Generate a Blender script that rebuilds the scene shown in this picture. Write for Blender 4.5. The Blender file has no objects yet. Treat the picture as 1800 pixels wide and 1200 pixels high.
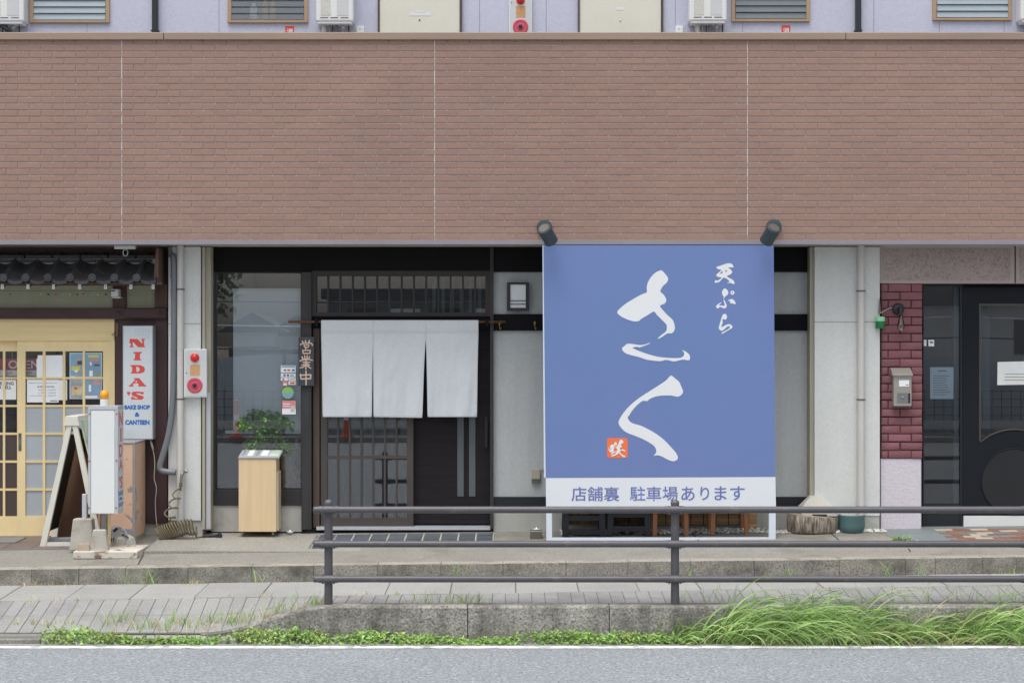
import bpy, bmesh, math, random
from mathutils import Vector, Matrix, noise as mnoise
rnd = random.Random(7)
R_ = math.radians
sc = bpy.context.scene
COL = sc.collection

# ------------------------------------------------------------------ camera, sky, sun, exposure
CZ = 2.0            # eye height above the forecourt at the shop front
CD = 18.0           # distance from the camera to the shop front (y = 0)
F = 3000.0          # focal length in pixels of the 1800 px wide photograph
cam = bpy.data.cameras.new('camera'); cam.lens = 60.0; cam.sensor_width = 36.0
cam.clip_start = 0.1; cam.clip_end = 3000
camo = bpy.data.objects.new('camera', cam); COL.objects.link(camo)
camo.location = (0, -CD, CZ); camo.rotation_euler = (R_(90), 0, 0)
sc.camera = camo

SUN_EL, SUN_AZ = 72.0, 200.0      # azimuth clockwise from +Y: behind the camera, a little left
w = bpy.data.worlds.new('World'); sc.world = w; w.use_nodes = True
nt = w.node_tree; nt.nodes.clear()
sky = nt.nodes.new('ShaderNodeTexSky'); sky.sky_type = 'NISHITA'; sky.sun_disc = False
sky.sun_elevation = R_(SUN_EL); sky.sun_rotation = R_(SUN_AZ)
sky.air_density = 1.0; sky.dust_density = 4.0; sky.ozone_density = 1.0
hs = nt.nodes.new('ShaderNodeHueSaturation'); hs.inputs['Saturation'].default_value = 0.38
bg = nt.nodes.new('ShaderNodeBackground'); bg.inputs['Strength'].default_value = 0.13
wo = nt.nodes.new('ShaderNodeOutputWorld')
nt.links.new(sky.outputs[0], hs.inputs['Color']); nt.links.new(hs.outputs[0], bg.inputs[0]); nt.links.new(bg.outputs[0], wo.inputs[0])
sl = bpy.data.lights.new('sun', 'SUN'); sl.energy = 1.35; sl.angle = R_(40); sl.color = (1, 0.985, 0.96)
so = bpy.data.objects.new('sun', sl); COL.objects.link(so)
az, el = R_(SUN_AZ), R_(SUN_EL)
sd = Vector((math.sin(az)*math.cos(el), math.cos(az)*math.cos(el), math.sin(el)))
so.rotation_euler = sd.to_track_quat('Z', 'Y').to_euler(); so.location = (0, -10, 12)
sc.view_settings.view_transform = 'Standard'; sc.view_settings.look = 'None'
sc.view_settings.exposure = 0.55; sc.view_settings.gamma = 1.0
sc.render.engine = 'CYCLES'
sc.cycles.max_bounces = 6; sc.cycles.transparent_max_bounces = 16; sc.cycles.use_denoising = True

# ------------------------------------------------------------------ helpers: place
def k(y): return (CD + y) / F
def X(px, y=0.0): return (px - 900) * k(y)
def Z(py, y=0.0): return CZ + (600 - py) * k(y)
def P(px, py, y=0.0): return Vector((X(px, y), y, Z(py, y)))
def lerp(a, b, t): return a + (b - a) * t
def sst(t):
    t = max(0.0, min(1.0, t)); return t*t*(3-2*t)

# ------------------------------------------------------------------ helpers: materials
def lin(c): return tuple(((v/255)/12.92 if v/255 <= 0.04045 else ((v/255+0.055)/1.055)**2.4) for v in c)
def col(r, g, b, f=1.0):
    c = lin((r, g, b)); return (c[0]*f, c[1]*f, c[2]*f, 1)
MATS = {}
def mat(name, c, rough=0.6, var=0.12, scale=3.0, bump=0.0, bscale=60.0, metal=0.0, spec=0.5, streak=0.0, speck=0.0,
        objrand=0.0, island=0.0, stretch=(1, 1, 1), stain=None, stain_amt=0.0, stain_scale=1.5, fine=0.05, trans=0.0, coat=0.0, spsc=70.0, stain_lo=0.52, stain_hi=0.66, sscale=(9, 9, 0.7)):
    m = bpy.data.materials.new(name); m.use_nodes = True; MATS[name] = m
    n = m.node_tree.nodes; L = m.node_tree.links; n.clear()
    out = n.new('ShaderNodeOutputMaterial'); b = n.new('ShaderNodeBsdfPrincipled')
    L.new(b.outputs[0], out.inputs[0])
    b.inputs['Roughness'].default_value = rough; b.inputs['Metallic'].default_value = metal
    b.inputs['Specular IOR Level'].default_value = spec
    if coat: b.inputs['Coat Weight'].default_value = coat
    geo = n.new('ShaderNodeNewGeometry')
    mp = n.new('ShaderNodeMapping'); mp.inputs['Scale'].default_value = stretch
    L.new(geo.outputs['Position'], mp.inputs['Vector']); src = mp.outputs[0]
    def noise(sca, det=4.0, vec=None, ro=0.55):
        t = n.new('ShaderNodeTexNoise'); t.inputs['Scale'].default_value = sca; t.inputs['Detail'].default_value = det
        t.inputs['Roughness'].default_value = ro; L.new(vec or src, t.inputs['Vector']); return t.outputs[0]
    def rng(s, a0, a1, b0, b1):
        t = n.new('ShaderNodeMapRange'); t.inputs[1].default_value = a0; t.inputs[2].default_value = a1
        t.inputs[3].default_value = b0; t.inputs[4].default_value = b1; L.new(s, t.inputs[0]); return t.outputs[0]
    def mul(a, s):
        t = n.new('ShaderNodeMix'); t.data_type = 'RGBA'; t.blend_type = 'MULTIPLY'; t.inputs[0].default_value = 1
        L.new(a, t.inputs[6]); L.new(s, t.inputs[7]); return t.outputs[2]
    rgb = n.new('ShaderNodeRGB'); rgb.outputs[0].default_value = (c[0], c[1], c[2], 1); cur = rgb.outputs[0]
    if var: cur = mul(cur, rng(noise(scale, 5), 0.3, 0.7, 1-var, 1+var))
    if fine: cur = mul(cur, rng(noise(scale*28, 3), 0.25, 0.75, 1-fine, 1+fine))
    if streak:
        m2 = n.new('ShaderNodeMapping'); m2.inputs['Scale'].default_value = sscale
        L.new(geo.outputs['Position'], m2.inputs['Vector'])
        cur = mul(cur, rng(noise(1.0, 5, m2.outputs[0]), 0.42, 0.7, 1.0, 1-streak))
    if speck:
        cur = mul(cur, rng(noise(spsc, 2), 0.34, 0.5, 1-speck, 1.0)); cur = mul(cur, rng(noise(spsc*0.64, 2), 0.56, 0.70, 1.0, 1+speck*0.8))
    if stain:
        t = n.new('ShaderNodeMix'); t.data_type = 'RGBA'; L.new(cur, t.inputs[6]); t.inputs[7].default_value = (stain[0], stain[1], stain[2], 1)
        L.new(rng(noise(stain_scale, 8, None, 0.65), stain_lo, stain_hi, 0, stain_amt), t.inputs[0]); cur = t.outputs[2]
    if objrand:
        oi = n.new('ShaderNodeObjectInfo'); cur = mul(cur, rng(oi.outputs['Random'], 0, 1, 1-objrand, 1+objrand))
    if island: cur = mul(cur, rng(geo.outputs['Random Per Island'], 0, 1, 1-island, 1+island))
    L.new(cur, b.inputs['Base Color'])
    if trans: b.inputs['Transmission Weight'].default_value = trans
    if bump:
        bp = n.new('ShaderNodeBump'); bp.inputs['Strength'].default_value = bump; bp.inputs['Distance'].default_value = 0.01
        L.new(noise(bscale, 4), bp.inputs['Height']); L.new(bp.outputs[0], b.inputs['Normal'])
    return m
def glass(name, tint=(0.9, 0.95, 0.95), refl=1.0, rough=0.0):
    m = bpy.data.materials.new(name); m.use_nodes = True; MATS[name] = m
    n = m.node_tree.nodes; L = m.node_tree.links; n.clear()
    out = n.new('ShaderNodeOutputMaterial'); mx = n.new('ShaderNodeMixShader'); tr = n.new('ShaderNodeBsdfTransparent')
    gl = n.new('ShaderNodeBsdfGlossy'); fr = n.new('ShaderNodeFresnel'); fr.inputs[0].default_value = 1.52
    tr.inputs[0].default_value = (*tint, 1); gl.inputs['Roughness'].default_value = rough
    mt = n.new('ShaderNodeMath'); mt.operation = 'MULTIPLY'; mt.inputs[1].default_value = refl; mt.use_clamp = True
    L.new(fr.outputs[0], mt.inputs[0]); L.new(mt.outputs[0], mx.inputs[0]); L.new(tr.outputs[0], mx.inputs[1]); L.new(gl.outputs[0], mx.inputs[2]); L.new(mx.outputs[0], out.inputs[0])
    return m

mat('brick_tile', col(155, 124, 111), 0.75, 0.03, 1.2, bump=0.15, bscale=1.0, objrand=0.04, island=0.035, fine=0.05, streak=0.06, sscale=(5, 5, 0.25))
mat('mortar', col(186, 174, 170), 0.9, 0.08, 4)
mat('sealant', col(204, 198, 196), 0.7, 0.05)
mat('coping', col(156, 135, 118), 0.45, 0.10, 1.5, metal=0.0, stretch=(0.5, 1, 6))
mat('flashing', col(146, 140, 146), 0.5, 0.06, 1.5)
mat('soffit', col(190, 182, 172), 0.8, 0.08, 2)
mat('lilac_wall', col(198, 200, 217), 0.85, 0.03, 1.0, bump=0.25, bscale=55)
mat('cream_door', col(222, 220, 205), 0.55, 0.02)
mat('tan_frame', col(176, 148, 118), 0.5, 0.06)
mat('white_enamel', col(228, 230, 228), 0.4, 0.02)
mat('white_grey', col(205, 208, 208), 0.45, 0.03)
mat('pale_grille', col(206, 205, 196), 0.5, 0.03, fine=0.15)
mat('black_pipe', col(42, 44, 50), 0.4, 0.1)
mat('plaster_white', col(218, 220, 217), 0.9, 0.03, 1.2, bump=0.5, bscale=90, streak=0.04, fine=0.05)
mat('plaster_grey', col(192, 196, 196), 0.92, 0.05, 1.2, bump=0.6, bscale=120, streak=0.08, speck=0.05)
mat('trim_beige', col(176, 170, 154), 0.6, 0.08, 2, streak=0.12)
mat('alu', col(196, 200, 205), 0.4, 0.04, metal=0.2)
mat('dark_wood', col(54, 52, 53), 0.6, 0.25, 3, bump=0.2, stretch=(8, 8, 1), fine=0.15)
mat('dark_wood_h', col(46, 45, 47), 0.6, 0.25, 3, bump=0.2, stretch=(1, 8, 8), fine=0.15)
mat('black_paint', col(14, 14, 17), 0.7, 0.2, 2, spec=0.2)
mat('navy_black', col(26, 31, 38), 0.55, 0.12, 2)
mat('brown_frame', col(76, 69, 66), 0.5, 0.08, 3, stretch=(6, 6, 1))
mat('brown_stile', col(84, 68, 58), 0.55, 0.1, 3, stretch=(6, 6, 1))
mat('panel_door', col(38, 33, 36), 0.6, spec=0.2, var=0.2, scale=2.0, stretch=(1, 1, 12))
mat('frost_strip', col(94, 102, 106), 0.35, 0.05, fine=0.15)
mat('concrete_base', col(182, 182, 176), 0.9, 0.08, 2.5, bump=0.3, stain=col(110, 105, 92), stain_amt=0.5, streak=0.1)
mat('forecourt', col(142, 139, 131), 0.95, 0.08, 1.4, bump=0.5, bscale=120, speck=0.28, fine=0.14, stain=col(106, 102, 92), stain_amt=0.65, stain_scale=0.9)
mat('slab', col(154, 151, 142), 0.95, 0.07, 1.6, bump=0.5, bscale=120, speck=0.25, fine=0.12, stain=col(130, 126, 114), stain_amt=0.4)
mat('kerb_top', col(160, 155, 144), 0.95, 0.12, 3, speck=0.3, stain=col(120, 115, 104), stain_amt=0.7, stain_scale=5)
mat('kerb', col(146, 142, 133), 0.95, 0.16, 2.5, bump=0.7, bscale=80, speck=0.38, fine=0.18, stain=col(66, 63, 58), stain_amt=0.75, stain_scale=2.6, objrand=0.03, stain_lo=0.46, stain_hi=0.66)
mat('gutter', col(158, 158, 154), 0.95, 0.07, 2.0, bump=0.4, bscale=140, speck=0.16, fine=0.1, objrand=0.06)
mat('paver', col(150, 150, 148), 0.95, 0.07, 2.0, bump=0.4, bscale=140, speck=0.15, fine=0.1, objrand=0.06, stain=col(108, 104, 98), stain_amt=0.4)
mat('joint_soil', col(112, 106, 94), 1.0, 0.25, 6)
mat('joint_dark', col(62, 58, 50), 1.0, 0.25, 6)
mat('moss', col(96, 104, 66), 1.0, 0.25, 8)
mat('wall_concrete', col(166, 163, 154), 0.95, 0.14, 1.6, bump=0.8, bscale=50, speck=0.55, fine=0.28, spsc=48, streak=0.42, stain=col(74, 71, 67), stain_amt=0.75, stain_scale=2.2, stain_lo=0.42, stain_hi=0.66, sscale=(7, 7, 0.9))
mat('asphalt', col(143, 148, 152), 0.95, 0.06, 0.9, bump=0.6, bscale=50, speck=0.5, fine=0.25, spsc=44)
mat('paint_line', col(232, 232, 232), 0.8, 0.08, 3, speck=0.25, stain=col(150, 152, 156), stain_amt=0.9, stain_scale=9, stain_lo=0.5, stain_hi=0.62)
mat('earth', col(120, 112, 96), 1.0, 0.2, 2)
mat('dark_tile', col(84, 90, 98), 0.35, 0.14, 4, objrand=0.12, stretch=(1, 6, 1))
mat('grout', col(172, 170, 160), 0.95, 0.08, 6)
mat('brown_tile', col(112, 100, 96), 0.5, 0.08, 3, objrand=0.07)
mat('mosaic_red', col(132, 100, 84), 0.6, 0.12, 6, objrand=0.14)
mat('mosaic_cream', col(182, 170, 152), 0.6, 0.1, 6, objrand=0.1)
mat('mosaic_grey', col(120, 128, 128), 0.6, 0.08, 4)
mat('rail_paint', col(86, 84, 88), 0.42, 0.08, 3, spec=0.5, fine=0.08, stain=col(132, 124, 118), stain_amt=0.5, stain_scale=7, stain_lo=0.56, stain_hi=0.7)
mat('steel', col(150, 150, 148), 0.35, 0.08, metal=0.7)
mat('steel_dark', col(120, 116, 108), 0.35, 0.1, metal=0.6)
mat('spot_grey', col(70, 82, 88), 0.4, 0.04, metal=0.3)
mat('sign_blue', col(107, 132, 183), 0.42, 0.02, 0.8, fine=0.0, stain=col(116, 130, 183), stain_amt=0.7, stain_scale=0.7, stain_lo=0.4, stain_hi=0.7)
mat('sign_white', col(226, 230, 236), 0.45, 0.01, fine=0.0)
mat('print_white', col(232, 234, 236), 0.5, 0.0, fine=0.0)
mat('print_blue', col(104, 118, 178), 0.5, 0.0, fine=0.0)
mat('print_orange', col(244, 122, 72), 0.5, 0.0, fine=0.0)
mat('frame_white', col(216, 224, 236), 0.4, 0.03)
mat('cloth', col(222, 226, 230), 0.95, 0.03, 2.0, bump=0.15, bscale=300)
mat('bamboo_rod', col(110, 72, 48), 0.5, 0.15, 8)
mat('gold_ink', col(216, 190, 168), 0.6, 0.1, 20)
mat('plaque', col(62, 66, 74), 0.6, 0.15, 10)
mat('hooks', col(170, 140, 80), 0.35, 0.1, metal=0.6)
mat('lamp_white', col(236, 240, 242), 0.4, 0.02)
mat('lamp_frame', col(50, 47, 50), 0.5, 0.1)
mat('light_wood', col(222, 196, 156), 0.5, 0.06, 2.0, stretch=(14, 14, 0.8))
mat('door_wood', col(244, 221, 168), 0.55, 0.06, 2.0, stretch=(3, 3, 1), fine=0.06)
mat('door_wood_h', col(240, 215, 160), 0.55, 0.06, 2.0, stretch=(0.6, 3, 14), fine=0.06)
mat('purple_brown', col(70, 46, 48), 0.6, 0.12, 3, stretch=(1, 6, 6))
mat('purple_brown_v', col(80, 56, 58), 0.6, 0.12, 3, stretch=(6, 6, 1))
mat('old_wood', col(92, 70, 60), 0.8, 0.25, 3, stretch=(8, 8, 0.8))
mat('olive_wall', col(176, 176, 152), 0.9, 0.08, 2, streak=0.1)
mat('roof_tile', col(66, 66, 68), 0.42, 0.18, 5, objrand=0.12, fine=0.12)
mat('roof_flat', col(66, 68, 72), 0.5, 0.2, 5, objrand=0.12)
mat('mortar_white', col(205, 205, 200), 0.9, 0.06)
mat('frosted', col(178, 185, 190), 0.3, 0.05, 2.0, spec=0.6, objrand=0.05)
mat('dark_pane', col(78, 66, 62), 0.3, 0.08, spec=0.6)
mat('paper', col(244, 246, 248), 0.8, 0.02)
mat('paper_blue', col(226, 240, 248), 0.8, 0.04)
mat('paper_cream', col(236, 238, 234), 0.8, 0.04)
mat('ink', col(50, 52, 60), 0.8, 0.05)
mat('ink_grey', col(120, 122, 126), 0.8, 0.05)
mat('red_print', col(196, 96, 102), 0.6, 0.05)
mat('nida_red', col(222, 84, 70), 0.5, 0.03)
mat('nida_blue', col(38, 110, 190), 0.5, 0.03)
mat('lightbox', col(214, 220, 224), 0.4, 0.03, 2)
mat('lightbox_side', col(170, 176, 178), 0.45, 0.05)
mat('faint_grid', col(196, 204, 210), 0.5, 0.0)
mat('grey_pvc', col(118, 122, 128), 0.4, 0.06)
mat('white_pvc', col(206, 203, 198), 0.45, 0.04)
mat('band_dark', col(96, 92, 88), 0.5, 0.1)
mat('alarm_red', col(222, 30, 30), 0.25, 0.05, coat=0.5)
mat('alarm_pink', col(206, 86, 104), 0.4, 0.05)
mat('alarm_grille', col(204, 160, 112), 0.7, 0.08, fine=0.25)
mat('peach_paint', col(222, 184, 156), 0.7, 0.07, 3, stain=col(146, 146, 148), stain_amt=0.95, stain_scale=5.0, stain_lo=0.57, stain_hi=0.585)
mat('bare_grey', col(150, 150, 152), 0.8, 0.12, 5)
mat('rusty_white', col(206, 200, 188), 0.7, 0.1, 4, stain=col(116, 78, 56), stain_amt=0.9, stain_scale=9, stain_lo=0.54, stain_hi=0.62)
mat('block_concrete', col(178, 174, 164), 0.95, 0.1, 4, bump=0.4, bscale=60, stain=col(130, 122, 104), stain_amt=0.5, stain_scale=5)
mat('board_white', col(222, 220, 208), 0.6, 0.05, 3)
mat('board_black', col(46, 46, 48), 0.5, 0.2, 4)
mat('board_brown', col(124, 92, 70), 0.7, 0.08, 2, stretch=(6, 6, 0.6))
mat('amber', col(250, 168, 30), 0.3, 0.05, coat=0.4)
mat('hose', col(112, 102, 78), 0.5, 0.12, 10)
mat('black_rubber', col(40, 40, 42), 0.6, 0.1)
mat('cable_grey', col(178, 178, 180), 0.5, 0.06)
mat('leaf_green', col(146, 188, 104), 0.55, 0.25, 9, island=0.3, fine=0)
mat('leaf_dark', col(62, 96, 52), 0.55, 0.25, 9, island=0.3, fine=0)
mat('stem', col(124, 104, 78), 0.8, 0.2, 20)
mat('weed_leaf', col(154, 188, 106), 0.6, 0.3, 4, island=0.42, fine=0, stain=col(196, 206, 120), stain_amt=0.7, stain_scale=6)
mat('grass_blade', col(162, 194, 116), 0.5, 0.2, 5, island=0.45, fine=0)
mat('grass_gap_shade', col(108, 140, 72), 0.7, 0.3, 5, island=0.4, fine=0)  # darker blade colour, paints the shade between the tall grass blades
mat('grass_dry', col(206, 188, 144), 0.8, 0.2, 6, island=0.2, fine=0)
mat('stump_wood', col(158, 146, 130), 0.9, 0.3, 8, bump=0.8, bscale=30, stretch=(2, 2, 0.5), speck=0.2)
mat('blind', col(242, 246, 248), 0.8, 0.03)
mat('interior', col(62, 60, 60), 0.8, 0.2, 2)
mat('interior_pale', col(120, 124, 126), 0.8, 0.1, 2)
mat('bench_wood', col(160, 108, 72), 0.5, 0.1, 3, stretch=(8, 8, 0.8))
mat('stool_black', col(34, 38, 46), 0.5, 0.12, 4)
mat('bamboo_screen', col(180, 146, 106), 0.7, 0.18, 4, stretch=(2, 2, 30), objrand=0.22, island=0.2)
mat('pebble', col(202, 200, 194), 0.8, 0.1, 4, island=0.28)
mat('bark', col(156, 145, 132), 0.95, 0.3, 9, bump=1.0, bscale=24, stretch=(4, 4, 0.6), speck=0.5, spsc=16, stain=col(78, 66, 60), stain_amt=0.85, stain_scale=11, stain_lo=0.48, stain_hi=0.6)
mat('cut_wood', col(166, 150, 128), 0.9, 0.15, 8)
mat('white_stone', col(190, 188, 177), 0.8, 0.06, 3)
mat('teal_pot', col(82, 114, 116), 0.6, 0.08, 4)
mat('pier_brick', col(136, 90, 95), 0.85, 0.10, 8, bump=0.5, bscale=60, objrand=0.07, fine=0.08)
mat('pier_mortar', col(84, 50, 56), 0.8, 0.1, 5)
mat('pink_render', col(212, 205, 212), 0.9, 0.03, 2, bump=0.6, bscale=42, stain=col(176, 168, 176), stain_amt=0.6, stain_scale=34, stain_lo=0.6, stain_hi=0.72)
mat('mauve_render', col(176, 160, 158), 0.95, 0.05, 3, bump=1.0, bscale=45, fine=0.12, stain=col(110, 96, 96), stain_amt=0.85, stain_scale=58, stain_lo=0.5, stain_hi=0.68)
mat('mauve_plain', col(180, 166, 164), 0.85, 0.04, 3)
mat('door_navy', col(22, 27, 34), 0.7, 0.08, 3, spec=0.3)
mat('door_disc', col(30, 32, 36), 0.55, 0.08, 3)
mat('green_dark', col(24, 124, 72), 0.3, 0.08, coat=0.3)
mat('green_pale', col(150, 205, 170), 0.4, 0.05)
mat('yellow_flower', col(240, 205, 60), 0.6, 0.05)
mat('house_wall', col(214, 218, 222), 0.9, 0.05, 1)
mat('house_roof', col(84, 86, 92), 0.7, 0.1, 2)
mat('tarp_blue', col(196, 206, 216), 0.6, 0.12, 0.6, stretch=(0.4, 1, 3))
mat('mesh_dark', col(70, 74, 78), 0.6, 0.05)
mat('tree_leaf', col(78, 98, 58), 0.7, 0.2, 1, island=0.3, fine=0)
mat('post_orange', col(220, 96, 48), 0.6, 0.05)
mat('bottle_yellow', col(200, 170, 80), 0.4, 0.1)
mat('bottle_blue', col(130, 160, 190), 0.4, 0.1)
mat('bottle_white', col(210, 210, 205), 0.4, 0.1)
mat('sticker_green', col(150, 200, 110), 0.5, 0.05)
mat('sticker_blue', col(128, 178, 206), 0.5, 0.05)
mat('sticker_pink', col(226, 150, 150), 0.5, 0.05)
mat('roof_blue', col(132, 166, 190), 0.6, 0.1, 8)
mat('photo_grey', col(160, 168, 170), 0.6, 0.2, 14)
mat('photo_warm', col(206, 190, 150), 0.6, 0.2, 14)
mat('chalk_pastel', col(196, 214, 196), 0.7, 0.25, 6)
mat('chalk_yellow', col(222, 214, 110), 0.7, 0.1, 6)
def leafy(name, amt):
    m = MATS[name]; n = m.node_tree.nodes; L = m.node_tree.links
    b = [q for q in n if q.type == 'BSDF_PRINCIPLED'][0]; out = [q for q in n if q.type == 'OUTPUT_MATERIAL'][0]
    t = n.new('ShaderNodeBsdfTranslucent'); mx = n.new('ShaderNodeMixShader'); mx.inputs[0].default_value = amt
    L.new(b.inputs['Base Color'].links[0].from_socket, t.inputs[0]); L.new(b.outputs[0], mx.inputs[1]); L.new(t.outputs[0], mx.inputs[2]); L.new(mx.outputs[0], out.inputs[0])
for q in ('weed_leaf', 'grass_blade', 'leaf_green', 'tree_leaf', 'cloth'): leafy(q, {'cloth': .15, 'grass_blade': .22, 'weed_leaf': .3}.get(q, .4))
glass('glass_clear', (0.98, 0.99, 0.99)); glass('glass_window', (0.95, 0.97, 0.98), 3.2); glass('glass_dark', (0.90, 0.92, 0.94), 1.8)
glass('glass_louvre', (0.86, 0.90, 0.92), 3.0, 0.2)
mat('louvre_pale', col(164, 178, 186), 0.2, 0.04, spec=0.8)
mat('louvre_dark', col(112, 122, 126), 0.18, 0.06, spec=0.8); glass('bulb', (0.82, 0.78, 0.74), 2.0)
# comb scratches of the wall tiles: stretch their bump along z
for nn in MATS['brick_tile'].node_tree.nodes:
    if nn.type == 'MAPPING': nn.inputs['Scale'].default_value = (1, 1, 1)
_b = [nn for nn in MATS['brick_tile'].node_tree.nodes if nn.type == 'BUMP'][0]
_t = _b.inputs['Height'].links[0].from_node; _mm = MATS['brick_tile'].node_tree.nodes.new('ShaderNodeMapping')
_mm.inputs['Scale'].default_value = (260, 260, 8)
_g = [nn for nn in MATS['brick_tile'].node_tree.nodes if nn.type == 'NEW_GEOMETRY'][0]
MATS['brick_tile'].node_tree.links.new(_g.outputs['Position'], _mm.inputs['Vector']); MATS['brick_tile'].node_tree.links.new(_mm.outputs[0], _t.inputs['Vector'])

# ------------------------------------------------------------------ helpers: objects
WL = {}
def world_loc(o): return WL.get(o.name, Vector((0, 0, 0)))
def tag(o, label=None, cat=None, group=None, kind=None):
    if label: o['label'] = label
    if cat: o['category'] = cat
    if group: o['group'] = group
    if kind: o['kind'] = kind
    return o
def thing(name, loc, label, cat, group=None, kind=None):
    o = bpy.data.objects.new(name, None); COL.objects.link(o); o.location = loc; o.empty_display_size = 0.1
    WL[o.name] = Vector(loc); return tag(o, label, cat, group, kind)
def link(o, parent=None, wl=None):
    COL.objects.link(o)
    wl = Vector(wl if wl is not None else (0, 0, 0)); WL[o.name] = wl
    if parent is not None:
        o.parent = parent; o.location = wl - world_loc(parent)
    else: o.location = wl
    return o
class MB:
    def __init__(s): s.v = []; s.f = []
    def add(s, vs, fs):
        b = len(s.v); s.v += [tuple(v) for v in vs]; s.f += [tuple(b+i for i in f) for f in fs]; return s
    def box(s, x0, x1, y0, y1, z0, z1):
        if x0 > x1: x0, x1 = x1, x0
        if y0 > y1: y0, y1 = y1, y0
        if z0 > z1: z0, z1 = z1, z0
        return s.add([(x0,y0,z0),(x1,y0,z0),(x1,y1,z0),(x0,y1,z0),(x0,y0,z1),(x1,y0,z1),(x1,y1,z1),(x0,y1,z1)],
              [(0,3,2,1),(4,5,6,7),(0,1,5,4),(1,2,6,5),(2,3,7,6),(3,0,4,7)])
    def hexa(s, b4, t4):      # bottom ring and top ring of four points, same winding (counter-clockwise from above)
        return s.add(list(b4)+list(t4), [(0,3,2,1),(4,5,6,7),(0,1,5,4),(1,2,6,5),(2,3,7,6),(3,0,4,7)])
    def px(s, px0, py0, px1, py1, y, t):   # box whose front (at depth y) covers a rectangle given in photo pixels
        return s.box(X(px0, y), X(px1, y), y, y+t, Z(py1, y), Z(py0, y))
    def bar(s, a, b, wd, ht=None, up=(0,0,1)):   # square bar between two points
        a = Vector(a); b = Vector(b); d = (b-a).normalized(); u = Vector(up)
        if abs(d.dot(u)) > 0.95: u = Vector((0,1,0))
        r = d.cross(u).normalized(); u = r.cross(d); ht = ht or wd; r *= wd/2; u *= ht/2
        return s.add([a-r-u,a+r-u,a+r+u,a-r+u,b-r-u,b+r-u,b+r+u,b-r+u], [(0,1,2,3),(7,6,5,4),(0,4,5,1),(1,5,6,2),(2,6,7,3),(3,7,4,0)])
    def tube(s, pts, r, n=8, cap=True):
        pts = [Vector(p) for p in pts]; rs = r if isinstance(r, (list, tuple)) else [r]*len(pts)
        b = len(s.v); prev = None
        for i, p in enumerate(pts):
            d = (pts[min(i+1, len(pts)-1)] - pts[max(i-1, 0)])
            d = d.normalized() if d.length > 1e-9 else Vector((0,0,1))
            if prev is None:
                u = Vector((0,0,1)) if abs(d.z) < 0.9 else Vector((0,1,0)); u = (u - d*u.dot(d)).normalized()
            else: u = (prev - d*prev.dot(d)).normalized()
            prev = u; q = d.cross(u)
            for j in range(n):
                a = 2*math.pi*j/n; s.v.append(tuple(p + (u*math.cos(a) + q*math.sin(a))*rs[i]))
        for i in range(len(pts)-1):
            for j in range(n):
                s.f.append((b+i*n+j, b+i*n+(j+1)%n, b+(i+1)*n+(j+1)%n, b+(i+1)*n+j))
        if cap:
            s.f.append(tuple(b+j for j in reversed(range(n)))); s.f.append(tuple(b+(len(pts)-1)*n+j for j in range(n)))
        return s
    def lathe(s, prof, c, n=20, axis='z'):     # profile of (radius, height) around an axis through c
        b = len(s.v); c = Vector(c)
        for r, h in prof:
            for j in range(n):
                a = 2*math.pi*j/n; x, y = r*math.cos(a), r*math.sin(a)
                p = (x, y, h) if axis == 'z' else ((x, h, y) if axis == 'y' else (h, x, y))
                s.v.append(tuple(c + Vector(p)))
        for i in range(len(prof)-1):
            for j in range(n): s.f.append((b+i*n+j, b+i*n+(j+1)%n, b+(i+1)*n+(j+1)%n, b+(i+1)*n+j))
        s.f.append(tuple(b+j for j in reversed(range(n)))); s.f.append(tuple(b+(len(prof)-1)*n+j for j in range(n)))
        return s
    def prism(s, pts, y0, y1):    # outline of (x, z) points extruded in y
        n = len(pts); b = len(s.v)
        s.v += [(p[0], y0, p[1]) for p in pts] + [(p[0], y1, p[1]) for p in pts]
        s.f.append(tuple(b+i for i in range(n))); s.f.append(tuple(b+n+i for i in reversed(range(n))))
        for i in range(n): j = (i+1) % n; s.f.append((b+i, b+n+i, b+n+j, b+j))
        return s
    def grid(s, fn, nu, nv):
        b = len(s.v)
        for i in range(nu+1):
            for j in range(nv+1): s.v.append(tuple(fn(i/nu, j/nv)))
        for i in range(nu):
            for j in range(nv):
                a = b+i*(nv+1)+j; s.f.append((a, a+nv+1, a+nv+2, a+1))
        return s
    def mesh(s, name, m, origin=None, smooth=False, bevel=0.0, fix=True):
        me = bpy.data.meshes.new(name)
        o = Vector(origin) if origin is not None else Vector((0,0,0))
        me.from_pydata([Vector(v)-o for v in s.v], [], s.f)
        bm = bmesh.new(); bm.from_mesh(me)
        if fix: bmesh.ops.recalc_face_normals(bm, faces=bm.faces)
        if bevel: bmesh.ops.bevel(bm, geom=list(bm.edges), offset=bevel, segments=1, affect='EDGES', profile=0.5)
        if any(len(f.verts) > 4 for f in bm.faces): bmesh.ops.triangulate(bm, faces=[f for f in bm.faces if len(f.verts) > 4])
        bm.to_mesh(me); bm.free()
        if m: me.materials.append(MATS[m])
        if smooth:
            for p in me.polygons: p.use_smooth = True
            if smooth == 'auto':
                try: me.set_sharp_from_angle(angle=R_(40))
                except Exception: pass
        return me
    def build(s, name, m, parent=None, smooth=False, bevel=0.0, fix=True, mod=0.0, base=False):
        lo = [min(v[i] for v in s.v) for i in range(3)]; hi = [max(v[i] for v in s.v) for i in range(3)]
        c = Vector([(lo[i]+hi[i])/2 for i in range(3)])
        if base: c.z = lo[2]
        o = bpy.data.objects.new(name, s.mesh(name, m, c, smooth, bevel, fix)); link(o, parent, c)
        if mod:
            md = o.modifiers.new('bevel', 'BEVEL'); md.width = mod; md.segments = 2; md.limit_method = 'ANGLE'; md.angle_limit = R_(40)
        return o
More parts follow.
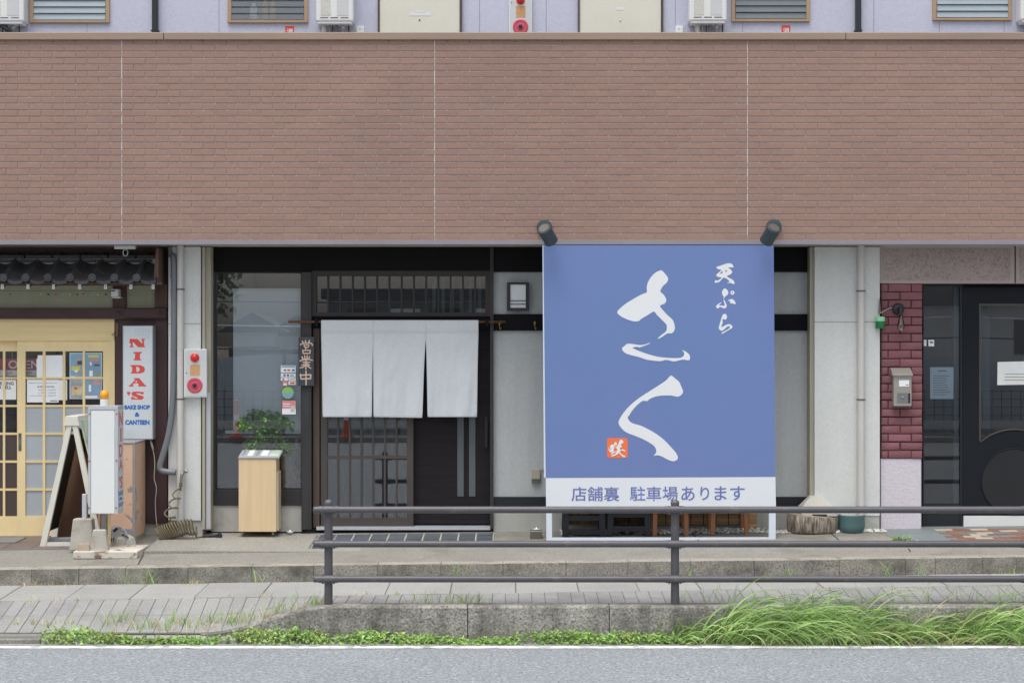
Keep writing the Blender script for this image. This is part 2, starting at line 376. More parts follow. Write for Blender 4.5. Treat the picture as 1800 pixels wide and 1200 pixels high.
def R(name, px0, py0, px1, py1, y, t, m, parent=None, bevel=0.0, **kw):
    return MB().px(px0, py0, px1, py1, y, t).build(name, m, parent, bevel=bevel, **kw)
def inst(me, name, loc, parent=None, rot=(0,0,0), scale=(1,1,1)):
    o = bpy.data.objects.new(name, me); link(o, parent, loc); o.rotation_euler = rot; o.scale = scale; return o
def cyl(name, a, b, r, m, parent=None, n=16, r2=None, **kw):
    return MB().tube([a, b], [r, r if r2 is None else r2], n).build(name, m, parent, smooth='auto', **kw)
def crom(pts, sub=4):      # closed Catmull-Rom
    out = []; n = len(pts)
    for i in range(n):
        p0, p1, p2, p3 = pts[i-1], pts[i], pts[(i+1)%n], pts[(i+2)%n]
        for q in range(sub):
            t = q/sub
            out.append(tuple(0.5*((2*p1[a]) + (-p0[a]+p2[a])*t + (2*p0[a]-5*p1[a]+4*p2[a]-p3[a])*t*t + (-p0[a]+3*p1[a]-3*p2[a]+p3[a])*t**3) for a in (0, 1)))
    return out
def crom_open(pts, sub=6):
    pts = [Vector(p) for p in pts]; out = []; n = len(pts)
    for i in range(n-1):
        p0 = pts[max(i-1,0)]; p1 = pts[i]; p2 = pts[i+1]; p3 = pts[min(i+2, n-1)]
        for q in range(sub):
            t = q/sub
            out.append(0.5*((2*p1) + (p2-p0)*t + (2*p0-5*p1+4*p2-p3)*t*t + (3*p1-p0-3*p2+p3)*t**3))
    return out + [pts[-1]]
def poly_px(mb, pts, y, t=0.0008):  # flat print: thin raised outline given in photo pixels
    return mb.prism([(X(p[0], y), Z(p[1], y)) for p in pts], y, y+t)
def crop(u0, v0, s, pts): return [(u0+p[0]/s, v0+p[1]/s) for p in pts]
def text(name, body, px0, py0, px1, py1, y, m, parent, bold=0.0, shear=0.0, keep=False):
    c = bpy.data.curves.new('glyphs', 'FONT'); c.body = body; c.offset = bold; c.shear = shear; c.resolution_u = 3
    o = bpy.data.objects.new('glyphs', c); COL.objects.link(o); bpy.context.view_layer.update()
    me = bpy.data.meshes.new_from_object(o); bpy.data.objects.remove(o); bpy.data.curves.remove(c)
    xs = [v.co.x for v in me.vertices]; zs = [v.co.y for v in me.vertices]
    x0, x1, z0, z1 = min(xs), max(xs), min(zs), max(zs)
    a = P(px0, py1, y); b = P(px1, py0, y); ctr = (a+b)/2
    sx = (b.x-a.x)/(x1-x0); sz = (b.z-a.z)/(z1-z0)
    for v in me.vertices: v.co = ((v.co.x-(x0+x1)/2)*sx, 0, (v.co.y-(z0+z1)/2)*sz)
    me.name = name; me.materials.clear(); me.materials.append(MATS[m])
    ob = bpy.data.objects.new(name, me); link(ob, parent, ctr); return ob

# ================================================================== THE SETTING: ground
YK, YG, YF = -1.84, -2.63, -3.33        # kerb face, slab/paver line, outer edge of the pavement
ROADZ = -0.59
def z_fc(x, y): return 0.0115*x - 0.101*max(0.0, -y)/1.84
def z_kb(x): return -0.252 + 0.0115*x
def z_g(x): return -0.262 + 0.0155*x
def z_e(x): return lerp(-0.278, -0.505, sst((-1.55 - x)/1.1))
def z_sw(x, y):
    if y > YG: return lerp(z_kb(x), z_g(x), (YK - y)/(YK - YG))
    return lerp(z_g(x), z_e(x), (YG - y)/(YG - YF))
XM = 8.0
o = MB().box(-900, 900, -900, 900, -1.2, -0.75).build('ground', 'earth'); tag(o, kind='structure')
o = MB().add([(-200, -3.42, ROADZ), (200, -3.42, ROADZ), (200, -25.6, ROADZ), (-200, -25.6, ROADZ)], [(0,3,2,1)]).build('road', 'asphalt', fix=False); tag(o, kind='structure')
ln = MB()
for i in range(220):      # worn painted edge line with slightly uneven edges
    x0 = -11 + i*0.1; e0 = 0.010*mnoise.noise((x0*2.1, 0, 0)); e1 = 0.010*mnoise.noise(((x0+0.1)*2.1, 0, 0)); f0 = 0.012*mnoise.noise((x0*5.1, 7, 0)); f1 = 0.012*mnoise.noise(((x0+0.1)*5.1, 7, 0))
    ln.add([(x0, -3.485+e0, ROADZ+.004), (x0+.1, -3.485+e1, ROADZ+.004), (x0+.1, -3.60+f1, ROADZ+.004), (x0, -3.60+f0, ROADZ+.004)], [(0,3,2,1)])
o = ln.build('road_line', 'paint_line', fix=False); tag(o, kind='structure')
o = MB().box(-XM, XM, -3.475, -3.30, -0.70, ROADZ+0.006).build('road_edge', 'gutter'); tag(o, kind='structure')
# forecourt sheet in front of the shops
fc = MB().grid(lambda u, v: (lerp(-XM, XM, u), lerp(YK+0.15, 0.9, v), z_fc(lerp(-XM, XM, u), lerp(YK+0.15, 0.9, v)) + 0.003*mnoise.noise((u*30, v*4, 0))), 80, 14)
forecourt = fc.build('forecourt', 'forecourt', smooth=True, fix=False); tag(forecourt, kind='structure')
# raised slab on it, thinning out to the right
def slab_fn(u, v):
    y = lerp(-1.10, -0.02, v); x = lerp(lerp(X(253, -1.10), X(284, -0.2), v), X(640, -0.6), u)
    return (x, y, z_fc(x, y) + lerp(0.028, 0.002, sst(u)))
sm = MB().grid(slab_fn, 20, 8)
for uu in range(20):
    a = slab_fn(uu/20, 0); b = slab_fn((uu+1)/20, 0); sm.add([a, b, (b[0], b[1], b[2]-.035), (a[0], a[1], a[2]-.035)], [(3,2,1,0)])
for vv in range(8):
    a = slab_fn(0, vv/8); b = slab_fn(0, (vv+1)/8); sm.add([a, b, (b[0], b[1], b[2]-.035), (a[0], a[1], a[2]-.035)], [(0,1,2,3)])
o = sm.build('raised_slab', 'slab', forecourt)
for (pa, pb) in (((243, -1.66), (252, -1.15)), ((1459, -.30), (1474, -.75)), ((1597, -1.30), (1600, -1.45)), ((1228, -.70), (1218, -.30))):
    a = Vector((X(pa[0], pa[1]), pa[1], z_fc(X(pa[0], pa[1]), pa[1])+.001)); b = Vector((X(pb[0], pb[1]), pb[1], z_fc(X(pb[0], pb[1]), pb[1])+.001))
    MB().bar(a, b, .012, .006).build('slab_joint', 'joint_dark', forecourt)
# kerb
kerb = thing('kerb', (0, YK, z_kb(0)), None, None, kind='structure')
kj = [-500, -380, -260, -160, -55, 55, 138, 220, 330, 442, 551, 664, 775, 884, 995, 1104, 1215, 1326, 1476, 1592, 1645, 1728, 1838, 1950, 2060, 2170, 2300]
for a, b in zip(kj, kj[1:]):
    xa, xb = X(a, YK)+0.001, X(b, YK)-0.001; dz = rnd.uniform(-.003, .003); dy = rnd.uniform(-.004, .004)
    m = MB().hexa([(xa, YK+dy, z_kb(xa)-.1), (xb, YK+dy, z_kb(xb)-.1), (xb, YK+.15, z_kb(xb)-.1), (xa, YK+.15, z_kb(xa)-.1)],
                  [(xa, YK+.012+dy, -.098+.012*xa+dz), (xb, YK+.012+dy, -.098+.012*xb+dz), (xb, YK+.15, -.092+.0118*xb), (xa, YK+.15, -.092+.0118*xa)])
    ks = m.build('kerb_stone', 'kerb', kerb, mod=0.005); ks.data.materials.append(MATS['kerb_top'])
    for pp_ in ks.data.polygons:
        if pp_.normal.z > .6: pp_.material_index = 1
# pavement: soil sheet, gutter slabs, pavers
sw = MB()
NX = 64
def swf(u, v):
    x = lerp(-XM, XM, u); y = lerp(YK, YF+0.01, v); return (x, y, z_sw(x, y) - 0.007)
sidewalk = sw.grid(swf, 96, 20).build('sidewalk', 'joint_soil', fix=False, smooth=True); tag(sidewalk, kind='structure')
def plate(x0, x1, y0, y1, g, th=0.03, jit=0.0015):
    dz = rnd.uniform(-jit, jit)
    q = [(x0+g, y0+g), (x1-g, y0+g), (x1-g, y1-g), (x0+g, y1-g)]
    return MB().hexa([(a, b, z_sw(a, b)-th) for a, b in q], [(a, b, z_sw(a, b)+dz) for a, b in q])
x = -6.9
i = 0
while x < 6.9:
    wd = 0.576 + rnd.uniform(-.03, .03)
    plate(x, x+wd, YG+.004, YK-.004, 0.004, jit=.004).build('gutter_slab', 'gutter', sidewalk, bevel=0.004); x += wd
px_, pw = -5.3, 0.1165
while px_ < 5.3:
    for r in range(2):
        y1 = YG - r*0.34; y0 = y1 - 0.34
        if px_ > -2.2 and r == 1: y0 = -3.17
        plate(px_, px_+pw, max(y0, YF+.01), y1, 0.0022, jit=.0022).build('paver', 'paver', sidewalk, bevel=0.003)
    px_ += pw
re_ = MB()
for q in range(14):
    xa, xb = lerp(X(77, -3.3), X(420, -3.3), q/14), lerp(X(77, -3.3), X(420, -3.3), (q+1)/14)
    re_.hexa([(xa, -3.395, -.7), (xb, -3.395, -.7), (xb, -3.29, -.7), (xa, -3.29, -.7)], [(xa, -3.385+.006*math.sin(q*2.1), -.555), (xb, -3.385+.006*math.sin(q*2.1+2.1), -.555), (xb, -3.29, -.512), (xa, -3.29, -.512)])
o = re_.build('ramp_edge', 'gutter'); tag(o, kind='structure')
# drain cover at the lowered kerb, left
dr = thing('drain_cover', (X(10, -3.3), -3.3, -.56), 'slotted concrete drain cover beside the road, left of the weeds', 'drain cover')
for q in range(4):
    yy = -3.345 + q*0.05
    MB().box(-6.6, X(76, -3.3), yy+.006, yy+.044, -.60, -.515+q*.004).build('slat', 'gutter', dr, bevel=.004)
MB().box(-6.6, X(76, -3.3), -3.40, -3.345, -.62, -.545).build('front_lip', 'kerb', dr, bevel=.006)
# low concrete wall with the railing on it
cw = thing('concrete_wall', (0, -3.25, ROADZ), 'low weathered concrete wall between road and pavement, curving down at its left end', 'wall')
wx = [X(352, YF), X(822, YF), X(1071, YF), X(1310, YF), X(1560, YF), X(1830, YF), X(2100, YF)]
for a, b in zip(wx, wx[1:]):
    n_ = 26 if a < -2 else 4; g = 0.004
    m = MB()
    prof = lambda x: [(-3.325+rnd.uniform(-.001,.001), -0.68), (-3.332, max(z_e(x)+.004-.015, -.67)), (-3.320, z_e(x)+.006), (-3.175, z_e(x)+.008), (-3.165, z_e(x)-.02), (-3.165, -0.68)]
    rings = []
    for q in range(n_+1):
        xx = lerp(a+g, b-g, q/n_); rings.append([(xx, p[0], p[1]) for p in prof(xx)])
    bidx = [[len(m.v)+i for i in range(0)]]
    for rg in rings: m.v += rg
    for q in range(n_):
        for j in range(6):
            j2 = (j+1) % 6; m.f.append((q*6+j, (q+1)*6+j, (q+1)*6+j2, q*6+j2))
    m.f.append(tuple(range(6))); m.f.append(tuple(n_*6+j for j in range(6)))
    m.build('wall_block', 'wall_concrete', cw)
MB().box(X(356, YF), X(2090, YF), -3.30, -3.19, -.68, -.50).build('footing', 'joint_soil', cw)

# ================================================================== THE BUILDING
B = thing('shop_building', (0, 0, 0), 'building with brown tiled parapet, lilac upper floor and small shops below', 'building')
YB = -0.64
# --- parapet
zt, zb = Z(70, YB), Z(422, YB)
par = MB().box(-XM, XM, YB+0.0078, YB+0.16, zb-.02, zt).build('parapet_wall', 'mortar', B)
pitch, plen, jz = 11.43*k(YB), 550.0/13.5*k(YB), 0.0110
CZB, CYB, CXB = .0026, .0050, .0012      # chamfer: height, depth, width
def brick_shape(mb, cx, y0, z0, z1, lx):
    mb.add([(cx-lx, y0+CYB, z0), (cx+lx, y0+CYB, z0), (cx+lx, y0+CYB, z1), (cx-lx, y0+CYB, z1),
            (cx-lx+CXB, y0, z0+CZB), (cx+lx-CXB, y0, z0+CZB), (cx+lx-CXB, y0, z1-CZB), (cx-lx+CXB, y0, z1-CZB),
            (cx-lx, y0+.02, z0), (cx+lx, y0+.02, z0), (cx+lx, y0+.02, z1), (cx-lx, y0+.02, z1)],
           [(4,5,6,7), (0,1,5,4), (1,2,6,5), (2,3,7,6), (3,0,4,7), (8,9,1,0), (9,10,2,1), (10,11,3,2), (11,8,0,3)]); return mb
full = brick_shape(MB(), 0, 0, -(pitch-jz)/2, (pitch-jz)/2, plen/2-.0032).mesh('brick', 'brick_tile', fix=False)
bl = []
for pj in (-336, 214, 764, 1314, 1864):
    x0 = X(pj, YB)
    for r in range(31):
        zc = Z(79, YB) - pitch*(r - 0.5) - 0.002
        top = zc + (pitch-jz)/2
        if r == 0 and top > zt: pass
        xx = x0 + .004
        seq = [1]*13 + [.5] if r % 2 else [.5] + [1]*13
        for s_ in seq:
            ln_ = plen*s_; cx = xx + ln_/2; xx += ln_
            if abs(cx) < XM - .1: bl.append((cx, zc, s_))
cand = sorted([b for b in bl if b[2] == 1 and abs(b[0]) < 5.0], key=lambda b: (b[0]/2.0)**2 + ((b[1]-Z(250, YB)))**2)
pick = set(cand[:300])
rest = MB()
for b in bl:
    if b in pick: inst(full, 'brick', (b[0], YB+rnd.uniform(-.0012, .0012), b[1]), par)
    else:
        hz = (pitch-jz)/2
        brick_shape(rest, b[0], YB+rnd.uniform(-.0012, .0012), b[1]-hz, min(b[1]+hz, zt-.001), plen*b[2]/2-.0032)
o = rest.build('bricks', 'brick_tile', par, fix=False); tag(o, kind='stuff')
for pj in (-336, 214, 764, 1314, 1864):
    if abs(X(pj, YB)) < XM: MB().box(X(pj, YB)-.0045, X(pj, YB)+.0045, YB+.0005, YB+.02, zb, zt).build('panel_joint', 'sealant', par)
# coping, flashing, soffit
cj = [X(-480, YB), X(288.5, YB), X(1486, YB), X(2270, YB)]
for a, b in zip(cj, cj[1:]):
    MB().box(a+.003, b-.003, YB-.03, YB+.2, Z(70, YB-.03), Z(57, YB-.03)).build('coping', 'coping', B, mod=.006)
MB().box(-XM, XM, YB-.012, YB+.05, Z(430, YB), Z(421.5, YB)).build('flashing', 'flashing', B, mod=.003)
zs_ = Z(430, YB)
MB().box(-XM, XM, YB+.05, 1.2, zs_+.012, zs_+.16).build('soffit', 'soffit', B)
# --- upper floor wall at the back of the access corridor
YU = 0.70
MB().box(-XM, XM, YU, YU+.2, zs_+.1, 7.8).build('upper_wall', 'lilac_wall', B)
MB().box(-XM, XM, YB+.16, YU, zs_+.17, zs_+.22).build('corridor_floor', 'concrete_base', B)
for jx in (153, 385, 843, 960, 1187, 1305, 1536, 1651, 1765):
    MB().box(X(jx, YU)-.003, X(jx, YU)+.003, YU-.0015, YU+.01, zs_+.2, 7.8).build('siding_joint', 'flashing', B)
def louvre(px0, px1, pyb, items, sm_='glass_louvre'):
    wn = MB().px(px0, -150, px0+6.5, pyb, YU-.03, .06).px(px1-6.5, -150, px1, pyb, YU-.03, .06).px(px0+6.5, pyb-4, px1-6.5, pyb, YU-.03, .06).px(px0+6.5, -150, px1-6.5, -146, YU-.03, .06)
    fr = wn.build('louvre_window', 'tan_frame', B, bevel=.002)
    R('backing', px0+6, -150, px1-6, pyb-3, YU-.004, .003, 'interior_pale' if items else 'interior', fr)
    for q in range(15):
        yy = pyb - 5 - q*11.6
        a = P(px0+7, yy, YU-.012); b = P(px1-7, yy-11, YU-.020)
        MB().hexa([(a.x, a.y-.012, a.z), (b.x, a.y-.012, a.z), (b.x, a.y-.007, a.z), (a.x, a.y-.007, a.z)],
                  [(a.x, a.y+.001, b.z), (b.x, a.y+.001, b.z), (b.x, a.y+.006, b.z), (a.x, a.y+.006, b.z)]).build('glass_slat', sm_, fr)
        R('slat_edge', px0+7, yy-.35, px1-7, yy+.25, YU-.026, .004, 'steel_dark', fr)
    return fr
louvre(52, 192, 40, 1, 'louvre_pale'); louvre(400, 541, 40, 1); louvre(1286, 1424, 38, 0, 'louvre_dark'); louvre(1640, 1779, 36, 1, 'louvre_pale')
def cdoor(px0, px1, marks):
    d = R('apartment_door', px0+2.5, -200, px1-2, 140, YU-.02, .05, 'cream_door', B, bevel=.003)
    R('door_frame', px0-1, -200, px0+1, 140, YU-.04, .06, 'brown_stile', d); R('door_frame', px1-1, -200, px1+2, 140, YU-.04, .06, 'brown_stile', d)
    for (a, b, c_, d_, mm) in marks: R('door_label', a, b, c_, d_, YU-.022, .003, mm, d)
    c_ = (px0+px1)/2
    cyl('peephole', P(c_, 36 if px0 < 900 else 35.5, YU-.024), P(c_, 36, YU-.019), .010, 'steel_dark', d)
cdoor(665, 810, [(720, 23, 757, 28, 'white_enamel'), (730, 19, 744, 22, 'white_enamel')])
cdoor(1017, 1164, [(1083, 14, 1097, 18, 'white_enamel')])
# --- ground floor: structural core behind everything
MB().box(-XM, XM, 3.2, 3.4, -.4, zs_).build('rear_wall', 'interior', B)
MB().box(-XM, XM, .9, 3.2, -.3, -.1).build('interior_floor', 'interior', B)
for xx in (X(296), X(372)-.12, X(868), X(1424)+.12, X(1548)):
    MB().box(xx, xx+.1, .16, 3.2, -.2, zs_).build('partition', 'interior', B)
# pillars
def pillar(px0, px1, pyb, joint, pj=0):
    p = R('pillar', px0, 434, px1, pyb, -.20, .5, 'plaster_white', B)
    R('panel_joint', px0, joint-1, px1, joint+.6, -.2015, .006, 'trim_beige', p)
    return p
pl = pillar(296, 353, 914, 569); R('pillar_base', 297, 914, 356, 946, -.185, .4, 'concrete_base', pl)
R('trim_strip', 355.5, 434, 360, 930, -.215, .3, 'trim_beige', pl); R('trim_strip', 361, 434, 370.5, 931, -.17, .3, 'trim_beige', pl); R('metal_strip', 362.5, 690, 370, 929, -.185, .02, 'alu', pl)
pr = pillar(1432, 1546.5, 906, 566); R('pillar_base', 1432, 906, 1546, 932, -.192, .4, 'concrete_base', pr)
R('trim_strip', 1423.5, 434, 1431.5, 931, -.16, .3, 'trim_beige', pr)
# --- middle shop
R('header_beam', 371, 434.5, 1424, 478, -.02, .12, 'black_paint', B)
R('corner_post', 371.5, 478, 378, 888, -.02, .12, 'dark_wood', B)
win = MB().px(378, 478, 530, 480, .0, .08).px(378, 858, 530, 861, .0, .08).px(378, 480, 379.5, 858, .0, .08).px(528.5, 480, 530, 858, .0, .08).build('shop_window', 'dark_wood_h', B)
R('pane', 379.5, 480, 528.5, 858, .03, .006, 'glass_window', win)
R('window_sill', 371.5, 861, 530, 888, -.03, .14, 'dark_wood_h', B, mod=.004)
R('base_wall', 371, 888, 530, 934, -.012, .2, 'concrete_base', B)
R('window_ledge', 372, 862, 530, 930, .11, .7, 'interior_pale', B)
R('door_post', 529.5, 478, 547.5, 930.5, -.06, .16, 'dark_wood', B, mod=.004)
mat('transom_frame', col(58, 52, 51), 0.55, 0.1, 3, spec=0.3)
tr = MB().px(548, 476, 862, 485, -.03, .1).px(548, 549, 862, 556, -.03, .1).px(548, 485, 556, 549, -.03, .1).px(853, 485, 862, 549, -.03, .1).build('transom_window', 'transom_frame', B)
R('pane', 556, 485, 853, 549, .02, .006, 'glass_window', tr)
for q in range(13): R('lattice_bar', 575+q*21.55, 485, 578+q*21.55, 549, -.012, .02, 'transom_frame', tr)
R('back_screen', 556, 485, 853, 549, .3, .01, 'interior', tr)
for q in range(6): R('screen_slat', 760+q*16, 487, 766+q*16, 549, .26, .01, 'interior_pale', tr)
R('door_lintel', 548, 556, 862, 577, -.01, .12, 'black_paint', B)
R('door_jamb', 861.5, 434.5, 867.5, 929, -.04, .2, 'dark_wood', B)
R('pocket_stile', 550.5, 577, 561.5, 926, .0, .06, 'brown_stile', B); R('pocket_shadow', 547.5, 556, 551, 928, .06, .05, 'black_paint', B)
ld = MB().px(564, 577, 575.5, 926, .02, .045).px(715, 577, 726.5, 926, .02, .045).px(575.5, 910, 715, 926, .02, .045).px(575.5, 801, 715, 806, .02, .04).px(575.5, 577, 715, 586, .02, .045).build('lattice_door', 'brown_frame', B)
R('pane', 575.5, 586, 715, 910, .052, .005, 'glass_window', ld)
for q in range(6): R('lattice_bar', 592.3+q*20.6, 586, 595.6+q*20.6, 910, .024, .024, 'brown_frame', ld)
for q in range(7): R('inner_lattice_bar', 601.0+q*18.2, 586, 603.4+q*18.2, 910, .10, .02, 'brown_frame', ld)
R('inner_rail', 575.5, 803, 715, 807, .10, .02, 'brown_frame', ld)
R('finger_pull', 719, 747, 722.6, 760, .016, .01, 'brown_stile', ld); R('finger_pull', 553.8, 746, 558, 762, -.004, .01, 'brown_stile', ld)
pd = R('panel_door', 726.5, 577, 862, 920, .09, .05, 'panel_door', B)
R('glass_strip', 804, 577, 815, 872, .086, .01, 'frost_strip', pd); R('glass_strip', 824.5, 577, 835.5, 872, .086, .01, 'frost_strip', pd)
R('door_handle', 852, 733, 857, 786, .055, .02, 'navy_black', pd)
R('threshold', 556, 925.5, 862, 931, -.03, .2, 'alu', B)
R('shop_floor', 556, 929, 862, 934, .12, 2.5, 'interior', B)
R('interior_screen', 560, 577, 735, 930, 1.6, .05, 'interior_pale', B)
# plaster wall right of the door (behind the blue sign too)
R('plaster_wall', 867.5, 478, 1424, 552, .02, .1, 'plaster_grey', B)
R('cross_beam', 867.5, 552, 1424, 581, -.015, .13, 'black_paint', B)
R('plaster_wall', 867.5, 581, 1424, 873, .02, .1, 'plaster_grey', B)
R('skirting', 867.5, 873, 1424, 890, -.01, .12, 'navy_black', B)
R('base_wall', 867.5, 890, 1424, 936, .0, .12, 'concrete_base', B)
# --- right shop
R('fascia_panel', 1547, 431, 1783.5, 498, -.16, .2, 'mauve_plain', B, mod=.004); R('fascia_panel', 1786, 431, 2100, 498, -.16, .2, 'mauve_plain', B, mod=.004)
R('fascia_relief', 1552, 437, 1777, 493, -.164, .02, 'mauve_render', B, mod=.004); R('fascia_relief', 1792, 437, 2090, 493, -.164, .02, 'mauve_render', B, mod=.004)
pier = R('brick_pier', 1548.5, 498, 1620, 806, -.14, .25, 'pier_mortar', B)
rows = 21; rh = (806-498)/rows
for r in range(rows):
    py0 = 498 + r*rh
    cuts = [1549.2, 1561.5, 1602, 1622] if r % 2 == 0 else [1549.2, 1582.5, 1622]
    for a, b in zip(cuts, cuts[1:]):
        j = lambda s=.5: rnd.uniform(-s, s)
        y0 = -.163 + rnd.uniform(-.004, .004)
        m = MB(); q0 = [(a+.8+j(.4), py0+rh-.7+j()), (b-.9+j(.4), py0+rh-.7+j()), (b-.9+j(.4), py0+1.0+j()), (a+.8+j(.4), py0+1.0+j())]
        inn = [(a+2.2, py0+rh-2.2), (b-2.2, py0+rh-2.2), (b-2.2, py0+2.4), (a+2.2, py0+2.4)]
        V0 = [(X(p[0], y0), -.13, Z(p[1], y0)) for p in q0]; V1 = [(X(p[0], y0), y0+.006, Z(p[1], y0)) for p in q0]; V2 = [(X(p[0], y0), y0, Z(p[1], y0)) for p in inn]
        m.add(V0+V1+V2, [(8,9,10,11), (4,5,9,8), (5,6,10,9), (6,7,11,10), (7,4,8,11), (0,1,5,4), (1,2,6,5), (2,3,7,6), (3,0,4,7)])
        m.build('brick', 'pier_brick', pier, smooth='auto')
R('pier_base', 1548.5, 806, 1619.5, 932, -.15, .25, 'pink_render', B, mod=.004)
sdl = MB().px(1622, 498, 1624, 928, .0, .06).px(1688, 498, 1692, 928, .0, .06).px(1624, 498, 1688, 503, .0, .06).px(1624, 887, 1688, 892, .0, .06).build('side_window', 'navy_black', B)
R('pane', 1624, 503, 1688, 887, .02, .006, 'glass_dark', sdl); R('inner_frame', 1676, 503, 1688, 887, .06, .03, 'interior_pale', sdl)
R('lower_panel', 1624, 892, 1688, 928, .01, .05, 'navy_black', sdl)
# navy door with arched glass and round panel
cx, cy = 1783, 846
dd = thing('panelled_door', P(1783, 926, 0), None, None); dd.parent = B
dd.location = P(1783, 926, 0)
YD = -.01
m = MB().px(1692.5, 505, 1722, 906, YD, .05).px(1844, 505, 1874, 906, YD, .05).px(1722, 505, 1844, 535, YD, .05)
pts = [(1722, 906), (1722, 777)] + [(cx+92*math.cos(a), cy-92*math.sin(a)) for a in [math.pi*(.7300-.4600*q/16) for q in range(17)]] + [(1844, 777), (1844, 906)]
m.prism([(X(p[0], YD), Z(p[1], YD)) for p in reversed(pts)], YD, YD+.05)
m.build('door_leaf', 'door_navy', dd)
R('pane', 1722, 535, 1844, 776, YD+.022, .006, 'glass_dark', dd)
R('glass_backing', 1722, 535, 1740, 776, .25, .01, 'interior_pale', dd)
mb = MB().px(1721, 533.5, 1845, 537.5, YD-.006, .02).px(1721, 537.5, 1724, 774, YD-.006, .02).px(1842, 537.5, 1845, 774, YD-.006, .02)
mb.tube([P(cx+91.5*math.cos(a), cy-91.5*math.sin(a), YD-.002) for a in [math.pi*(.7300-.4600*q/20) for q in range(21)]], .009, 6)
mb.build('glazing_bead', 'brown_frame', dd)
MB().tube([P(cx+58*math.cos(a), cy-58*math.sin(a), YD-.002) for a in [2*math.pi*q/48 for q in range(49)]], .010, 6, cap=False).build('ring_moulding', 'door_navy', dd)
MB().lathe([(57*k(YD), 0), (57*k(YD), .012)], P(cx, cy, YD-.006), 48, 'y').build('round_panel', 'door_disc', dd)
R('kick_plate', 1694, 906, 1872, 925, YD-.004, .05, 'white_enamel', dd)
R('door_header', 1692, 498, 2100, 505, .0, .1, 'black_paint', B)
R('shop_wall', 1876, 505, 2100, 932, .0, .1, 'navy_black', B)
MB().box(X(1624), X(1900), .10, .9, -.02, .0).build('entrance_floor', 'interior', B)
# --- left shop
YL = .06
R('canopy_backing', -420, 432, 296, 505, .12, .1, 'old_wood', B)
R('upper_panel', -420, 498, 198, 541, YL, .08, 'olive_wall', B); R('upper_panel', 222, 498, 272, 541, YL, .08, 'olive_wall', B)
R('stub_post', 198, 500, 222, 541, YL-.03, .1, 'old_wood', B)
R('main_beam', -420, 541, 293.5, 560.5, YL-.10, .2, 'purple_brown', B, mod=.006)
R('beam_end', 219, 542, 292.5, 559, YL-.115, .1, 'purple_brown', B, mod=.008)
for bx in (209, 282): MB().lathe([(.030, 0), (.030, -.006), (.014, -.012), (.010, -.02)], P(bx, 550, YL-.10 if bx < 215 else YL-.115), 14, 'y').build('bolt_head', 'purple_brown', B, smooth='auto')
R('end_post', 272, 440, 293.5, 541, YL-.07, .2, 'old_wood', B); R('end_post', 272, 560.5, 293.5, 918, YL-.04, .2, 'purple_brown_v', B)
R('boarded_wall', 201, 560.5, 272, 918, YL-.02, .1, 'purple_brown_v', B); R('wall_sill', 256, 908, 294, 920, YL-.05, .1, 'purple_brown', B)
R('base_wall', 201, 918, 296, 950, YL-.02, .2, 'concrete_base', B)
R('transom_board', -420, 560.5, 201, 599, YL-.03, .06, 'door_wood_h', B); R('door_jamb', 193, 599, 201.5, 944, YL-.03, .08, 'door_wood', B)
R('door_sill', -420, 942.5, 201, 950, YL-.04, .3, 'steel', B)
vm = [(75, 79.6), (110.5, 114.6), (145.3, 149.4)]
hrows = [(615, 617.3), (662.5, 666), (711.3, 715), (760, 764), (809, 813), (858, 862), (907, 910)]
def lattice(px0, px1, sl_, sr_, verts, y, kinds, dark):
    d = MB().px(px0, 599, px0+sl_, 943, y, .04).px(px1-sr_, 599, px1, 943, y, .04).px(px0+sl_, 599, px1-sr_, 617.3, y, .04).px(px0+sl_, 907, px1-sr_, 943, y, .035).build('sliding_door', 'door_wood', B)
    xs = [px0+sl_] + [c_ for v in verts for c_ in v] + [px1-sr_]
    for v in verts: R('muntin', v[0], 617.3, v[1], 907, y+.004, .03, 'door_wood', d)
    for h in hrows[1:-1]: R('glazing_bar', px0+sl_, h[0], px1-sr_, h[1], y+.007, .024, 'door_wood_h', d)
    for r in range(6):
        for c_ in range(len(verts)+1):
            a, b = xs[2*c_], xs[2*c_+1]
            R('pane', a, hrows[r][1], b, hrows[r+1][0], y+.018, .005, kinds[r], d)
    return d
lattice(30.5, 195, 14, 14, vm, YL-.01, ['glass_clear', 'glass_clear', 'frosted', 'frosted', 'frosted', 'frosted'], 0)
lattice(-110, 33, 14, 3, [(-68, -64), (-31.5, -27.5), (5, 9)], YL+.045, ['glass_clear', 'glass_clear', 'glass_clear', 'dark_pane', 'dark_pane', 'dark_pane'], 1)
R('shop_wall', -420, 599, -110, 950, YL+.02, .1, 'purple_brown_v', B)
MB().box(-XM, X(296), YL+.1, 3.2, -.3, -.06).build('shop_floor', 'interior', B)
